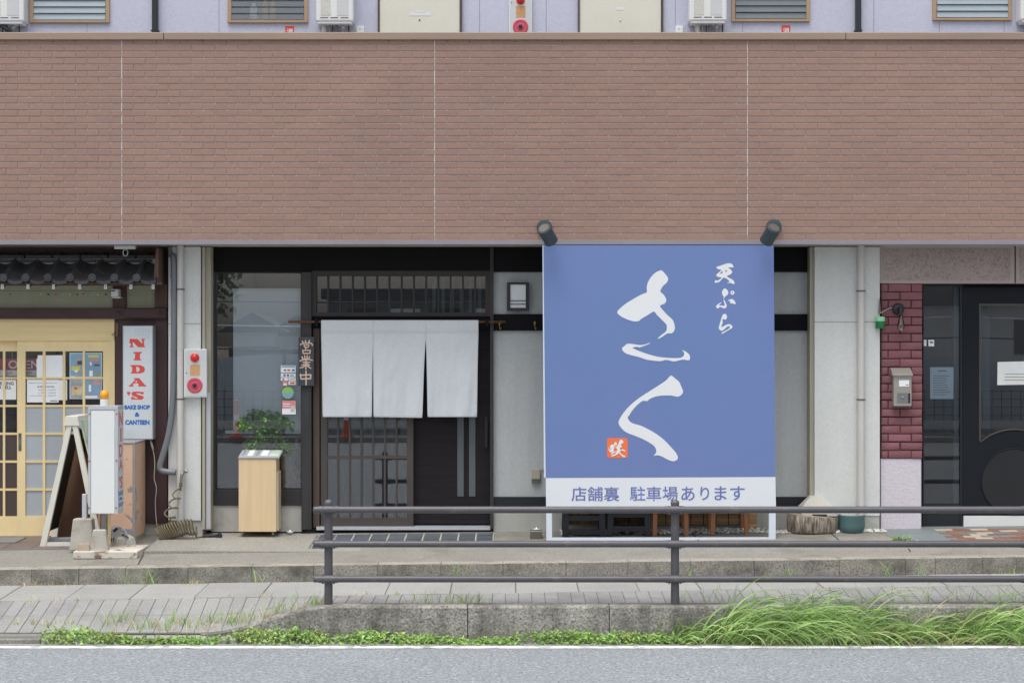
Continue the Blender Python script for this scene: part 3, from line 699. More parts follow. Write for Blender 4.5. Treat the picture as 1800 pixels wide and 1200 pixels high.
# tiled canopy over the left shop
YE, TP = -.48, 39.0*k(-.48)
can = thing('tiled_canopy', (X(140), -.3, Z(505)), None, None); can.parent = B; can.location = (X(140), -.3, Z(505)); WL[can.name] = Vector(can.location)
slope = R_(25)
def tprof(u):
    if u < .36: return .034*math.sin(math.pi*u/.36)
    return -.020*math.sin(math.pi*(u-.36)/.64)
def tile_mesh(front):
    m = MB(); n = 16; ds, th = .27, .016
    for e in (0, 1):
        for lay in (0, 1):
            for q in range(n+1):
                u = q/n; x = (u-.18)*TP*1.03; s_ = e*ds; zz = tprof(u) - lay*(th if not front or e else .030)
                m.v.append((x, s_*math.cos(slope), s_*math.sin(slope)+zz))
    a0, a1, b0, b1 = 0, n+1, 2*(n+1), 3*(n+1)
    for q in range(n):
        m.f += [(a0+q, a0+q+1, b0+q+1, b0+q), (a1+q+1, a1+q, b1+q, b1+q+1), (a1+q, a1+q+1, a0+q+1, a0+q), (b0+q, b0+q+1, b1+q+1, b1+q)]
    m.f += [(a0, b0, b1, a1), (a0+n, a1+n, b1+n, b0+n)]
    return m.mesh('roof_tile', 'roof_tile', smooth='auto')
tf, tb_ = tile_mesh(True), tile_mesh(False)
disc = MB().lathe([(.002, -.026), (.020, -.026), (.022, -.022), (.033, -.022), (.035, -.026), (.041, -.024), (.041, .02)], (0, 0, 0), 20, 'y').mesh('eave_disc', 'roof_tile', smooth='auto')
ze = Z(489, YE)
for c_ in range(-9, 7):
    xx = X(6.5, YE) + c_*TP
    for r in range(3):
        yy = YE + r*.175; zz = ze - .012 + r*.0815
        o = inst(tf if r == 0 else tb_, 'roof_tile', (xx + rnd.uniform(-.003, .003), yy, zz + rnd.uniform(-.003, .003)), can)
    inst(disc, 'eave_disc', (xx+.002, YE-.004, ze+.004), can)
for q in range(12):
    a, b = -300 + q*49, -300 + (q+1)*49
    b = min(b, 291)
    R('ridge_tile', a+1, 448, b-1, 455, -.06, .1, 'roof_flat', can, bevel=.004); R('ridge_tile', a-20, 456, min(b-22, 291), 461, -.085, .1, 'roof_flat', can, bevel=.004)
R('ridge_mortar', -420, 455, 289, 468, -.055, .05, 'mortar_white', can)
R('eave_board', -420, 496, 284, 500, -.43, .03, 'old_wood', can)
MB().hexa([(X(-420), -.40, Z(502, -.4)), (X(284), -.40, Z(502, -.4)), (X(284), .1, Z(482, -.0)), (X(-420), .1, Z(482, 0))], [(X(-420), -.40, Z(499, -.4)), (X(284), -.40, Z(499, -.4)), (X(284), .1, Z(477, 0)), (X(-420), .1, Z(477, 0))]).build('eave_lining', 'old_wood', can)
for rx in [4, 49, 94, 140, 185.5, 230, 269] + [-41, -86, -131, -176, -221]:
    a = P(rx, 502.5, -.43); rf = MB().hexa([(a.x-.015, -.425, a.z-.022), (a.x+.015, -.425, a.z-.022), (a.x+.015, .08, a.z+.16), (a.x-.015, .08, a.z+.16)], [(a.x-.015, -.425, a.z+.020), (a.x+.015, -.425, a.z+.020), (a.x+.015, .08, a.z+.20), (a.x-.015, .08, a.z+.20)]).build('rafter', 'old_wood', can)
    R('rafter_end', rx-2.7, 499.5, rx+2.7, 508, -.432, .006, 'white_grey', can)
MB().prism([(X(284), Z(500)), (X(293), Z(500)), (X(293), Z(440)), (X(289), Z(440))], -.42, .0).build('barge_board', 'old_wood', can)

# door step tiles, left floor tiles, mosaic at the right door
def fplate(name, m, pts, parent, th=.012, lift=.004, bevel=.0):
    return MB().hexa([(p[0], p[1], z_fc(*p)-th) for p in pts], [(p[0], p[1], z_fc(*p)+lift) for p in pts]).build(name, m, parent, bevel=bevel)
def grect(x0, x1, y0, y1, g): return [(x0+g, y0+g), (x1-g, y0+g), (x1-g, y1-g), (x0+g, y1-g)]
gx0, gx1, gy1 = X(531, -.12), X(868, -.12), -.10
tw = (gx1-gx0)/11; th_ = .285
fplate('step_grout', 'grout', grect(gx0-.0, gx1, gy1-2*th_, gy1, 0), forecourt, lift=.003)
fplate('step_grout', 'grout', grect(gx0, gx0+2*tw, gy1-3*th_, gy1-2*th_, 0), forecourt, lift=.003)
for r in range(3):
    for c_ in range(11 if r < 2 else 2):
        fplate('step_tile', 'dark_tile', grect(gx0+c_*tw, gx0+(c_+1)*tw, gy1-(r+1)*th_, gy1-r*th_, .008 if r < 3 else .01), forecourt, lift=.006, bevel=.001)
for r in range(2):
    for c_ in range(9):
        x0 = X(-160)+c_*.30; fplate('floor_tile', 'brown_tile', grect(x0, min(x0+.30, X(206, -.6)), -.36-(r)*.40, .04-(r)*.40 if r == 0 else -.36, .003), forecourt, lift=.006)
fplate('tile_edging', 'grey_pvc', grect(X(-160), X(200, -.76), -.785, -.765, 0), forecourt, lift=.008)
mz = .105
fplate('mosaic_bed', 'mosaic_grey', grect(X(1560, -.5), X(2050), -.95, -.06, 0), forecourt, lift=.0035)
for r in range(7):
    for c_ in range(24):
        x0 = X(1641, -.2) + c_*mz*1.75 + (r % 2)*mz*.9; y1 = -.20 - r*mz
        hsh = rnd.random(); mm = 'mosaic_red' if hsh < .66 else ('mosaic_cream' if hsh < .84 else 'mosaic_grey')
        fplate('mosaic_tile', mm, grect(x0, x0+mz*1.75, y1-mz, y1, .003), forecourt, lift=.006)

# ================================================================== THINGS: pipe railing
YR = -3.22
rl = thing('pipe_railing', (X(900, YR), YR, z_e(0)), 'dark grey pipe railing with three rails standing on the low concrete wall', 'railing')
RR = 6.0*k(YR)
for py_ in (895.5, 955.5, 1017):
    pts = [P(553, py_, YR-.045), P(1900, py_, YR-.045), P(2080, py_, YR-.045)]
    r_ = MB().tube(pts, RR, 20).build('rail', 'rail_paint', rl, smooth='auto')
    MB().lathe([(RR*.5, -.012), (RR*.9, -.008), (RR*1.03, 0), (RR*1.03, .01)], pts[0], 20, 'x').build('end_cap', 'rail_paint', r_, smooth='auto')
for ppx in (577.5, 1186.5, 1812):
    a = P(ppx, 1066, YR)
    ps = MB().tube([(a.x, YR, z_e(a.x)-.04), (a.x, YR, Z(884, YR))], 7.3*k(YR), 22).build('post', 'rail_paint', rl, smooth='auto')
    rr = 7.6*k(YR)
    MB().lathe([(rr, 0), (rr, .014), (rr*.9, .026), (rr*.55, .036), (rr*.1, .040)], (a.x, YR, Z(885.5, YR)), 22).build('post_cap', 'rail_paint', ps, smooth='auto')
    for py_ in (895.5, 955.5, 1017):
        MB().tube([P(ppx-17, py_, YR-.045), P(ppx+16.5, py_, YR-.045)], RR*1.13, 20).build('clamp_sleeve', 'rail_paint', ps, smooth='auto')
        for s in (-10, 9.5):
            MB().tube([P(ppx+s, py_-6.5, YR-.06), P(ppx+s, py_+8.5, YR-.06)], .0085, 8).build('clamp_bolt', 'rail_paint', ps, smooth='auto')

# ================================================================== blue restaurant sign
YS = -.66
sg = thing('sign_board', P(1160, 950, YS), 'big blue signboard with white brush lettering on a white frame', 'sign')
MB().prism([(X(p[0], YS), Z(p[1], YS)) for p in [(959.4, 839.5), (1363, 837.5), (1360, 431), (955, 431)]], YS, YS+.03).build('blue_panel', 'sign_blue', sg)
MB().prism([(X(p[0], YS), Z(p[1], YS)) for p in [(960, 893), (1364, 892), (1363, 837.8), (959.4, 839.8)]], YS, YS+.03).build('white_panel', 'sign_white', sg)
for a in [((960, 893), (970, 893), (970.5, 950), (960.5, 950)), ((1352, 892), (1363.5, 892), (1363.5, 949.5), (1352, 949.5)), ((970.5, 945), (1352, 944.5), (1352, 949.5), (970.5, 950))]:
    MB().prism([(X(p[0], YS), Z(p[1], YS)) for p in a], YS, YS+.045).build('frame_leg', 'frame_white', sg)
MB().prism([(X(p[0], YS), Z(p[1], YS)) for p in [(956.2, 839), (959.2, 839), (955.2, 431), (953.6, 431)]], YS-.003, YS+.045).build('edge_trim', 'frame_white', sg)
R('panel_seam', 1158, 432, 1158.5, 838, YS-.0006, .001, 'sign_blue', sg)
S1 = crom(crop(1080, 465, 6.664, [(555,70),(600,115),(628,160),(618,205),(575,245),(550,280),(540,318),(575,350),(600,390),(607,420),(590,455),(535,482),(570,535),(620,590),(680,645),(700,690),(708,740),(695,785),(665,805),(620,806),(560,845),(515,867),(510,860),(555,820),(600,785),(613,755),(610,705),(560,650),(500,590),(462,550),(400,585),(315,635),(285,660),(230,664),(160,645),(85,610),(32,560),(70,510),(130,460),(210,410),(270,375),(330,345),(380,322),(378,270),(392,210),(430,145),(480,95),(525,73)]), 3)
S2 = crom(crop(1080, 465, 6.664, [(88,985),(120,950),(155,926),(215,930),(300,942),(350,937),(412,917),(412,925),(340,955),(285,970),(275,962),(212,974),(300,1015),(400,1050),(520,1080),(640,1092),(740,1094),(790,1085),(815,1060),(815,1030),(795,1000),(830,1015),(865,1040),(885,1075),(882,1110),(865,1120),(800,1112),(700,1133),(640,1120),(590,1117),(540,1130),(440,1122),(370,1110),(280,1080),(180,1055),(120,1030)]), 3)
S3 = crom(crop(1080, 650, 7.0615, [(708,70),(760,110),(805,150),(830,205),(852,265),(835,305),(795,330),(770,331),(715,318),(630,316),(550,322),(480,340),(430,365),(415,385),(385,384),(350,385),(300,420),(240,480),(200,535),(180,570),(165,578),(180,625),(225,660),(330,692),(430,740),(530,800),(620,870),(710,965),(765,1030),(788,1080),(780,1110),(750,1128),(715,1130),(650,1105),(580,1068),(530,1057),(487,1063),(515,1030),(518,990),(495,945),(440,905),(350,855),(240,810),(150,775),(85,720),(52,660),(62,615),(100,550),(160,475),(240,400),(340,325),(450,255),(560,185),(640,130),(680,85)]), 3)
for s in (S1, S2, S3): poly_px(MB(), s, YS-.0015).build('brush_stroke', 'print_white', sg)
q8 = lambda p: crom(crop(1240, 450, 8.0, p), 2)
for s in ([(150,155),(200,140),(260,118),(310,103),(350,103),(375,115),(398,155),(360,160),(320,165),(350,185),(378,220),(370,240),(345,262),(300,285),(340,310),(385,335),(405,360),(408,392),(380,390),(345,375),(315,383),(310,375),(330,365),(335,350),(300,320),(255,303),(215,345),(185,368),(135,376),(130,362),(145,335),(165,350),(190,335),(230,300),(180,295),(152,275),(165,250),(200,220),(225,195),(180,185)],
          [(270,455),(295,465),(320,500),(318,535),(290,560),(268,580),(262,605),(255,600),(258,575),(240,545),(232,515),(245,475)],
          [(262,612),(285,655),(300,700),(285,730),(255,735),(215,715),(195,720),(185,735),(165,733),(147,705),(185,670),(225,648),(222,660),(190,690),(230,695),(265,700),(272,680),(255,630)],
          [(315,628),(360,603),(400,618),(425,660),(418,678),(390,668),(345,662),(350,635)],
          [(272,810),(295,825),(304,860),(290,892),(265,890),(245,885),(240,905),(245,935),(230,965),(225,1000),(250,990),(295,965),(330,957),(360,965),(382,998),(360,1020),(310,1050),(260,1080),(235,1095),(228,1082),(250,1065),(300,1040),(345,1005),(335,985),(310,990),(270,1025),(235,1050),(205,1040),(187,1010),(200,960),(215,905),(230,860),(245,825)]):
    poly_px(MB(), q8(s), YS-.0015).build('brush_letter', 'print_white', sg)
poly_px(MB(), crop(1240, 450, 8, [(380+29*math.cos(a*.3142), 516+29*math.sin(a*.3142)) for a in range(20)]), YS-.0015).build('brush_letter', 'print_white', sg)
for s in ([(380+9*math.cos(a*.6283), 516+9*math.sin(a*.6283)) for a in range(10)], [(198,248),(242,205),(240,238)], [(280,190),(306,212),(283,226)]):
    poly_px(MB(), crop(1240, 450, 8, s), YS-.0028).build('letter_counter', 'sign_blue', sg)
sq = []
for (cx_, cy_, a0) in ((1099.5, 773.5, 0), (1071, 773.5, 90), (1071, 800.5, 180), (1099.5, 800.5, 270)):
    for q in range(5):
        a = R_(a0+q*22.5); sq.append((cx_+4*math.cos(a), cy_-4*math.sin(a)))
poly_px(MB(), sq, YS-.0015).build('orange_seal', 'print_orange', sg)
qs = lambda p: crom(crop(1055, 760, 21.8, p), 2)
for i_, s in enumerate(([(370,550),(400,490),(470,450),(540,490),(550,540),(520,600),(520,690),(480,750),(420,740),(385,690),(400,610)],
          [(335,550),(350,630),(390,700),(420,760),(370,740),(330,660),(322,590)], [(600,350),(640,400),(640,470),(600,505),(550,480),(525,430),(560,380)],
          [(800,265),(860,300),(895,360),(860,410),(790,450),(780,480),(825,500),(830,540),(790,570),(750,590),(770,650),(860,640),(920,660),(970,710),(930,730),(860,690),(770,700),(760,740),(810,810),(870,860),(930,880),(960,930),(910,945),(840,900),(770,830),(720,780),(660,830),(560,880),(450,910),(430,885),(480,840),(560,830),(610,770),(640,720),(560,760),(430,830),(415,800),(480,750),(580,710),(650,690),(640,610),(600,580),(545,610),(560,570),(640,530),(680,470),(720,370),(750,300)])):
    poly_px(MB(), qs(s), YS-.0030-.0004*i_).build('seal_letter', 'print_white', sg)
text('sign_lettering', '店舗裏', 1004.5, 855, 1088.5, 880.5, YS-.002, 'print_blue', sg, 0.008)
text('sign_lettering', '駐車場', 1107.5, 854.5, 1191.5, 880, YS-.002, 'print_blue', sg, 0.008)
text('sign_lettering', 'あ', 1197.5, 855, 1221, 879.5, YS-.002, 'print_blue', sg, 0.008); text('sign_lettering', 'り', 1231, 855, 1246.5, 878.5, YS-.002, 'print_blue', sg, 0.008)
text('sign_lettering', 'ます', 1256, 854, 1309, 879, YS-.002, 'print_blue', sg, 0.008)
# spotlights over the sign
def spot(px0, py0, px1, py1, side, label):
    s = thing('sign_spotlight', P(px0, py0, YB), label, 'spotlight', 'spotlights above the blue sign')
    b = P(px0, py0+2, YB)
    MB().lathe([(.078, 0), (.078, -.018), (.070, -.030), (.03, -.034)], (b.x, YB-.002, b.z), 28, 'y').build('base_plate', 'spot_grey', s, smooth='auto')
    a = P(px0-side*1, py0+3, -.93); c_ = P(px1, py1-3, -.80)
    MB().tube([(b.x, YB-.03, b.z), (b.x, -.86, b.z+.004)], .014, 10).build('arm', 'spot_grey', s, smooth='auto')
    d = (c_-a).normalized()
    MB().tube([a, a+d*.012, a+d*.0121, c_-d*.02, c_], [.064, .072, .070, .070, .072], 28).build('lamp_body', 'spot_grey', s, smooth='auto')
    MB().tube([a-d*.003, a+d*.004], .052, 24).build('rear_cap', 'steel_dark', s, smooth='auto')
    for q in (-1, 1): MB().tube([(b.x+q*.03, YB-.045, b.z+.02), (b.x+q*.03, YB-.01, b.z+.02)], .006, 8).build('screw', 'steel', s)
spot(957, 398, 969, 427, 1, 'grey cylinder spotlight aimed right, above the left end of the blue sign')
spot(1360, 397, 1347, 427, -1, 'grey cylinder spotlight aimed left, above the right end of the blue sign')

# ================================================================== noren curtain, rod, plaque, lamp
YN = -.115
nr = thing('noren_curtain', P(702, 733, YN), 'white three panel cloth curtain hung over the restaurant door', 'curtain')
pan = [((565, 655.6), (567.5, 653.2)), ((655.8, 748.5), (657.0, 742.0)), ((748.8, 840.5), (752, 838))]
def edge_g(v): return max(0.0, (v-.19)/.81)**.62
for i_, ((t0, t1), (b0, b1)) in enumerate(pan):
    def fn(u, v, i_=i_, t0=t0, t1=t1, b0=b0, b1=b1):
        py_ = lerp(562.5, 732.5 + (1.5 if i_ == 1 else 0)*u, v); g = sst((v-.12)/.88)
        ge = edge_g(v); px_ = lerp(lerp(t0, b0, ge), lerp(t1, b1, ge), u)
        yy = YN + g*(.009*math.sin(u*8+i_*2.1+v*1.0) + .004*math.sin(u*17+i_*1.7+v*1.6) + .0015*math.sin(u*41+i_*3+v*3)) + .008*mnoise.noise((u*3+i_*5, v*3, 1)) + .005*mnoise.noise((u*8+i_*5, v*7, 3))
        if v < .12: yy = min(yy, -.124 - .004*math.sin(v/.12*math.pi))
        return P(px_, py_, yy)
    c_ = MB().grid(fn, 40, 60).build('cloth_panel', 'cloth', nr, smooth=True, fix=False)
    so_ = c_.modifiers.new('thick', 'SOLIDIFY'); so_.thickness = .0018
    hm = MB()
    for u in (0, 1): hm.tube([P(*((lerp(lerp(t0, b0, edge_g(v/20)), lerp(t1, b1, edge_g(v/20)), u)), lerp(562.5, 732.5 + (1.5 if i_ == 1 else 0)*u, v/20)), fn(u, v/20).y-.001) for v in range(21)], .0035, 6)
    hm.tube([fn(u/20, .997) for u in range(21)], .0035, 6); hm.build('hem', 'cloth', c_, smooth=True)
rd = thing('curtain_rod', P(700, 566, -.10), 'brown bamboo rod carrying the white cloth curtain', 'rod')
MB().tube([P(507, 565.5, -.108), P(889, 565.5, -.108)], .012, 10).build('bamboo', 'bamboo_rod', rd, smooth=True)
for q in (524, 543, 864, 880): MB().tube([P(q, 565.5, -.108), P(q+1.2, 565.5, -.108)], .0145, 10).build('node', 'bamboo_rod', rd, smooth='auto')
for q in (556, 856): R('bracket', q-3, 560, q+3, 573, -.125, .11, 'black_paint', rd)
pq = thing('wooden_plaque', P(538, 678, -.1), 'dark wooden open-for-business plaque with pale brush characters beside the curtain', 'plaque')
R('board', 524.5, 592, 552, 678, -.10, .025, 'plaque', pq, mod=.003)
def stroke(mb, pts, wpx, y, cnt):
    pts = crop(520, 585, 12.0, pts); wpx /= 12.0
    for a, b in zip(pts, pts[1:]):
        cnt[0] += 1; dx, dy = b[0]-a[0], b[1]-a[1]; L_ = math.hypot(dx, dy) or 1; nx, ny = -dy/L_*wpx/2, dx/L_*wpx/2; an = math.atan2(dy, dx)
        out = [(b[0]+wpx/2*math.cos(an+t), b[1]+wpx/2*math.sin(an+t)) for t in (-1.57, -.8, 0, .8, 1.57)] + [(a[0]+wpx/2*math.cos(an+t), a[1]+wpx/2*math.sin(an+t)) for t in (1.57, 2.4, 3.14, 3.9, 4.71)]
        mb.prism([(X(p[0], y), Z(p[1], y)) for p in out], y-.0012-.00035*cnt[0], y+.002)
chars = [[([(140,175),(152,208)],28), ([(203,162),(207,205)],28), ([(286,160),(270,208)],28), ([(98,255),(100,238),(200,216),(310,212),(345,235),(350,262)],24), ([(172,258),(276,250),(264,302),(192,304),(172,258)],22), ([(222,305),(208,345)],22), ([(145,362),(158,432),(298,430),(304,366),(150,370)],24)],
         [([(132,505),(148,548)],26), ([(186,480),(192,540)],26), ([(242,480),(236,540)],26), ([(292,498),(272,545)],26), ([(85,590),(165,562),(280,558),(350,578)],24), ([(150,612),(300,618)],22), ([(160,648),(272,648)],20), ([(120,682),(292,680)],22), ([(215,552),(212,765)],24), ([(190,690),(150,728),(88,736)],22), ([(240,690),(282,724),(318,746)],22)],
         [([(216,800),(216,1092)],26), ([(95,870),(112,970),(312,962),(316,880),(100,890)],28)]]
for ch in chars:
    mb = MB(); cnt = [0]
    for pts, wd in ch: stroke(mb, pts, wd, -.10, cnt)
    mb.build('brush_character', 'gold_ink', pq)
MB().tube([P(538, 594.5, -.102), P(538, 594.5, -.11)], .005, 8).build('nail', 'steel', pq)
wl = thing('wall_lamp', P(910, 546, .02), 'square white wall lamp in dark frame on grey plaster beside the door', 'lamp')
fr_ = MB().px(891, 496, 897, 546, -.07, .09).px(924, 496, 929.5, 546, -.07, .09).px(897, 496, 924, 500, -.07, .09).px(897, 541, 924, 546, -.07, .09).build('lamp_frame', 'lamp_frame', wl, mod=.003)
R('lamp_shade', 897, 500, 924, 541, -.055, .07, 'lamp_white', wl)
for q in (528.5, 534.5): R('lamp_bar', 897, q-.6, 924, q+.6, -.066, .012, 'lamp_frame', wl)
MB().lathe([(.006, 0), (.006, -.01)], P(910, 547, -.03), 8).build('knob', 'lamp_frame', wl)
for q, lb in ((878, 'small brass hook on dark beam below the lamp and next to the curtain rod end'), (940, 'small brass hook on dark beam next to the blue sign edge')):
    h = thing('wall_hook', P(q, 572, -.02), lb, 'hook', 'brass hooks on the dark beam')
    MB().tube(crom_open([P(q, 568, -.018), P(q, 568, -.045), P(q, 574, -.05), P(q+1.5, 579, -.045), P(q+2.5, 576, -.06)], 4), .004, 6).build('hook', 'hooks', h, smooth=True)
    R('hook_plate', q-1.5, 565, q+1.5, 571, -.021, .006, 'hooks', h)
ob = thing('outlet_box', P(942, 848, .02), 'small beige outdoor outlet box on the plaster wall left of the blue sign', 'outlet box')
R('cover', 934.5, 824.5, 949.5, 842, -.03, .05, 'trim_beige', ob, mod=.006); R('socket_base', 934.5, 838, 949.5, 848.5, -.022, .042, 'steel_dark', ob, mod=.003)
MB().tube([P(952, 826, .01), P(956, 824, .01), P(956, 829, .01)], .006, 8).build('cable_clip', 'trim_beige', ob)

# ================================================================== menu cabinet on castors
YC = -.30
cb = thing('menu_cabinet', (X(453, YC), YC+.13, Z(938, YC)), 'pale wood menu cabinet on castors with a sloping metal top before the window', 'cabinet')
R('body', 419.5, 806, 485.5, 934, YC, .25, 'light_wood', cb, mod=.002)
MB().px(486.0, 829, 489.5, 932, YC+.05, .2).build('side_door', 'light_wood', cb); R('door_edge', 486.0, 829, 488, 931, YC+.035, .012, 'white_grey', cb)
a0, a1 = P(419, 805, YC-.01), P(491, 802.5, YC-.01); t0 = P(421.5, 795, YC-.01); zf, zbk = a1.z, P(0, 793.5, YC).z
MB().hexa([(a0.x, YC-.012, zf-.014), (a1.x, YC-.012, zf-.014), (a1.x, YC+.27, zbk-.03), (a0.x, YC+.27, zbk-.03)], [(a0.x, YC-.012, zf), (a1.x, YC-.012, zf), (a1.x, YC+.27, zbk), (a0.x, YC+.27, zbk)]).build('sloping_top', 'alu', cb)
for q, wd, mm in ((.06, .06, 'photo_grey'), (.20, .13, 'paper'), (.40, .06, 'photo_grey'), (.52, .17, 'paper'), (.74, .22, 'chalk_pastel')):
    u0, u1 = lerp(a0.x, a1.x, q), lerp(a0.x, a1.x, q+wd)
    yA, yB_ = YC+.03, YC+.25; f = lambda y: lerp(zf, zbk, (y-(YC-.012))/.282) + .003
    MB().hexa([(u0, yA, f(yA)-.002), (u1, yA, f(yA)-.002), (u1, yB_, f(yB_)-.002), (u0, yB_, f(yB_)-.002)], [(u0, yA, f(yA)), (u1, yA, f(yA)), (u1, yB_, f(yB_)), (u0, yB_, f(yB_))]).build('menu_card', mm, cb)
for q in (426, 480):
    for dy in (.04, .2): 
        c_ = P(q, 937, YC+dy); MB().lathe([(.019, -.009), (.021, -.004), (.021, .004), (.019, .009)], c_, 14, 'x').build('castor', 'steel', cb, smooth='auto')
# things inside the window
bd = thing('roller_blind', P(470, 760, .3), 'pale roller blind half drawn behind the shop window', 'blind')
R('blind_cloth', 410, 510, 529, 762, .10, .004, 'blind', bd); R('top_bar', 408, 507, 529, 511, .085, .02, 'white_enamel', bd)
R('bottom_bar', 395, 756, 529, 762, .095, .015, 'white_enamel', bd); R('wooden_frame', 388, 480, 392, 770, .36, .03, 'brown_stile', bd); R('wooden_frame', 388, 764, 529, 770, .36, .03, 'brown_stile', bd)
def leaves(mb, ctrs, n, size, rg, up=.3):
    for i in range(n):
        c_, r_ = ctrs[rg.randrange(len(ctrs))]
        while True:
            d = Vector((rg.uniform(-1,1), rg.uniform(-1,1), rg.uniform(-1,1)))
            if d.length < 1: break
        p = Vector(c_) + Vector((d.x*r_[0], d.y*r_[1], d.z*r_[2]))
        t = Vector((rg.uniform(-1,1), rg.uniform(-1,.3), rg.uniform(-.8,.5))).normalized(); nrm = Vector((rg.uniform(-.5,.5), rg.uniform(-1,.2), rg.uniform(.1,1))).normalized()
        s_ = t.cross(nrm).normalized(); L_ = size*rg.uniform(.6, 1.25); wd = L_*.3; nrm = s_.cross(t)
        mb.add([p, p+t*L_*.35+s_*wd+nrm*wd*.4, p+t*L_*.4-nrm*0, p+t*L_*.35-s_*wd+nrm*wd*.4, p+t*L_-nrm*L_*.12, p+t*L_*.72+s_*wd*.7+nrm*wd*.25, p+t*L_*.72-s_*wd*.7+nrm*wd*.25], [(0,1,2), (0,2,3), (2,1,5), (2,5,4), (2,4,6), (2,6,3)])
pt = thing('potted_shrub', P(468, 862, .18), 'leafy green shrub behind the glass above the menu cabinet', 'plant')
lm = MB(); rg = random.Random(3)
leaves(lm, [(P(455, 735, .068), (.16, .02, .10)), (P(490, 742, .068), (.16, .02, .10)), (P(468, 760, .068), (.14, .02, .10)), (P(450, 782, .068), (.14, .025, .07)), (P(500, 785, .068), (.10, .03, .08)), (P(430, 745, .068), (.06, .03, .05))], 620, .060, rg)
lm.build('foliage', 'leaf_green', pt, fix=False)
st_ = MB()
for q in range(7):
    a = P(470+rg.uniform(-6, 6), 860, .1); b = P(440+q*11, 735+rg.uniform(-10, 20), .075); st_.tube(crom_open([a, (a+b)/2+Vector((rg.uniform(-.03,.03), 0, 0)), b], 4), [.010 - .0006*i for i in range(9)], 6)
st_.build('stems', 'stem', pt, smooth=True)
sp = thing('driftwood', P(510, 860, .2), 'gnarled pale driftwood root standing inside the window right of the cabinet', 'driftwood')
dm = MB()
for (pts, rs) in (([(508, 862), (512, 835), (508, 815), (516, 795), (524, 770)], [.10, .09, .065, .035, .015]), ([(498, 862), (500, 840), (506, 820)], [.06, .05, .03]), ([(524, 862), (522, 842), (514, 822)], [.06, .05, .03])):
    pp = crom_open([P(a, b, .2) for a, b in pts], 6); rr = [lerp(rs[min(int(i/6), len(rs)-1)], rs[min(int(i/6)+1, len(rs)-1)], (i % 6)/6) for i in range(len(pp))]
    b0 = len(dm.v); dm.tube(pp, rr, 14)
    for q in range(b0, len(dm.v)):
        v = Vector(dm.v[q]); dm.v[q] = tuple(v + Vector((mnoise.noise(v*22), mnoise.noise(v*22+Vector((5,5,5))), 0))*.022)
dm.build('root', 'stump_wood', sp, smooth=True)
# stickers on the window glass
def sticker(px0, py0, px1, py1, base, bits, label, y=.0275, shape=None):
    s = thing('window_sticker', P((px0+px1)/2, py1, y), label, 'sticker', 'stickers on the shop window')
    if shape: MB().lathe([((px1-px0)/2*k(y), 0), ((px1-px0)/2*k(y), .0012)], P((px0+px1)/2, (py0+py1)/2, y), 26, 'y').build('sheet', base, s)
    else: R('sheet', px0, py0, px1, py1, y, .0012, base, s)
    for i_, (a, b, c_, d_, mm) in enumerate(bits): R('print', a, b, c_, d_, y-.0006-.0003*(i_ % 2), .0005, mm, s)
sticker(493.5, 642, 520, 654.5, 'paper', [(494.5, 643, 519, 645.5, 'sticker_blue'), (499, 649, 503, 652, 'ink_grey'), (505, 649, 510, 652, 'post_orange'), (513, 649, 518, 652, 'nida_blue')], 'white and blue card logo sticker, topmost on the window glass')
sticker(493.5, 656, 520, 662.5, 'paper', [(498, 657.5, 502, 661, 'nida_blue'), (504, 657.5, 508, 661, 'green_dark'), (510, 658, 516, 661, 'sticker_blue')], 'narrow white sticker with green mark, second from the top on the window')
sticker(493.5, 663.5, 506, 669, 'paper', [(496, 665, 500, 668, 'nida_red')], 'tiny white sticker with red mark, left one of the small pair on the window')
sticker(507, 663.5, 520, 669, 'paper', [(509, 665.5, 518, 667, 'sticker_pink')], 'tiny white sticker with pink line, right one of the small pair on the window')
sticker(507, 670, 520, 676, 'paper', [(509.5, 671.5, 518, 674.5, 'nida_red')], 'small white sticker with a red word, just above the round sticker')
sticker(497, 670, 505.5, 678, 'sticker_pink', [(498.5, 673.5, 504, 677, 'paper')], 'small pink sticker with white square, just above the round sticker')
sticker(495.5, 679.5, 516.5, 700.5, 'sticker_green', [(496.6, 690.2, 515.4, 695, 'sticker_blue'), (498.8, 695, 513.2, 698, 'sticker_blue')], 'round green and blue sticker on the window', shape=1)
sticker(496, 704, 520, 728, 'sticker_pink', [(496, 718, 520, 728, 'paper'), (511, 713, 518, 724, 'chalk_pastel'), (498, 709, 510, 710.5, 'paper'), (498, 713, 509, 714, 'paper')], 'square pink and white sticker, lowest on the window')
# small dishes of salt
def dish(px_, py_, y, label):
    d = thing('salt_dish', P(px_, py_, y), label, 'dish', 'white salt dishes by the door'); c_ = P(px_, py_, y)
    MB().lathe([(.018, 0), (.03, .004), (.040, .014), (.036, .014), (.02, .008)], c_, 20).build('saucer', 'white_enamel', d, smooth=True)
    MB().lathe([(.016, .006), (.010, .022), (.003, .034)], c_, 12).build('salt_cone', 'paper', d, smooth=True)
dish(510, 936, -.12, 'small white salt dish on the ground left of the door post')
st2 = thing('stone_block', P(942, 950, -.5), 'small dark stone block carrying a salt dish left of the sign leg', 'stone')
MB().box(X(932, -.5), X(953, -.5), -.5, -.36, z_fc(X(942), -.45)-.01, Z(933, -.5)).build('block', 'steel_dark', st2, bevel=.004)
dish(943, 931.5, -.43, 'small white salt dish on the dark stone block beside the blue sign')

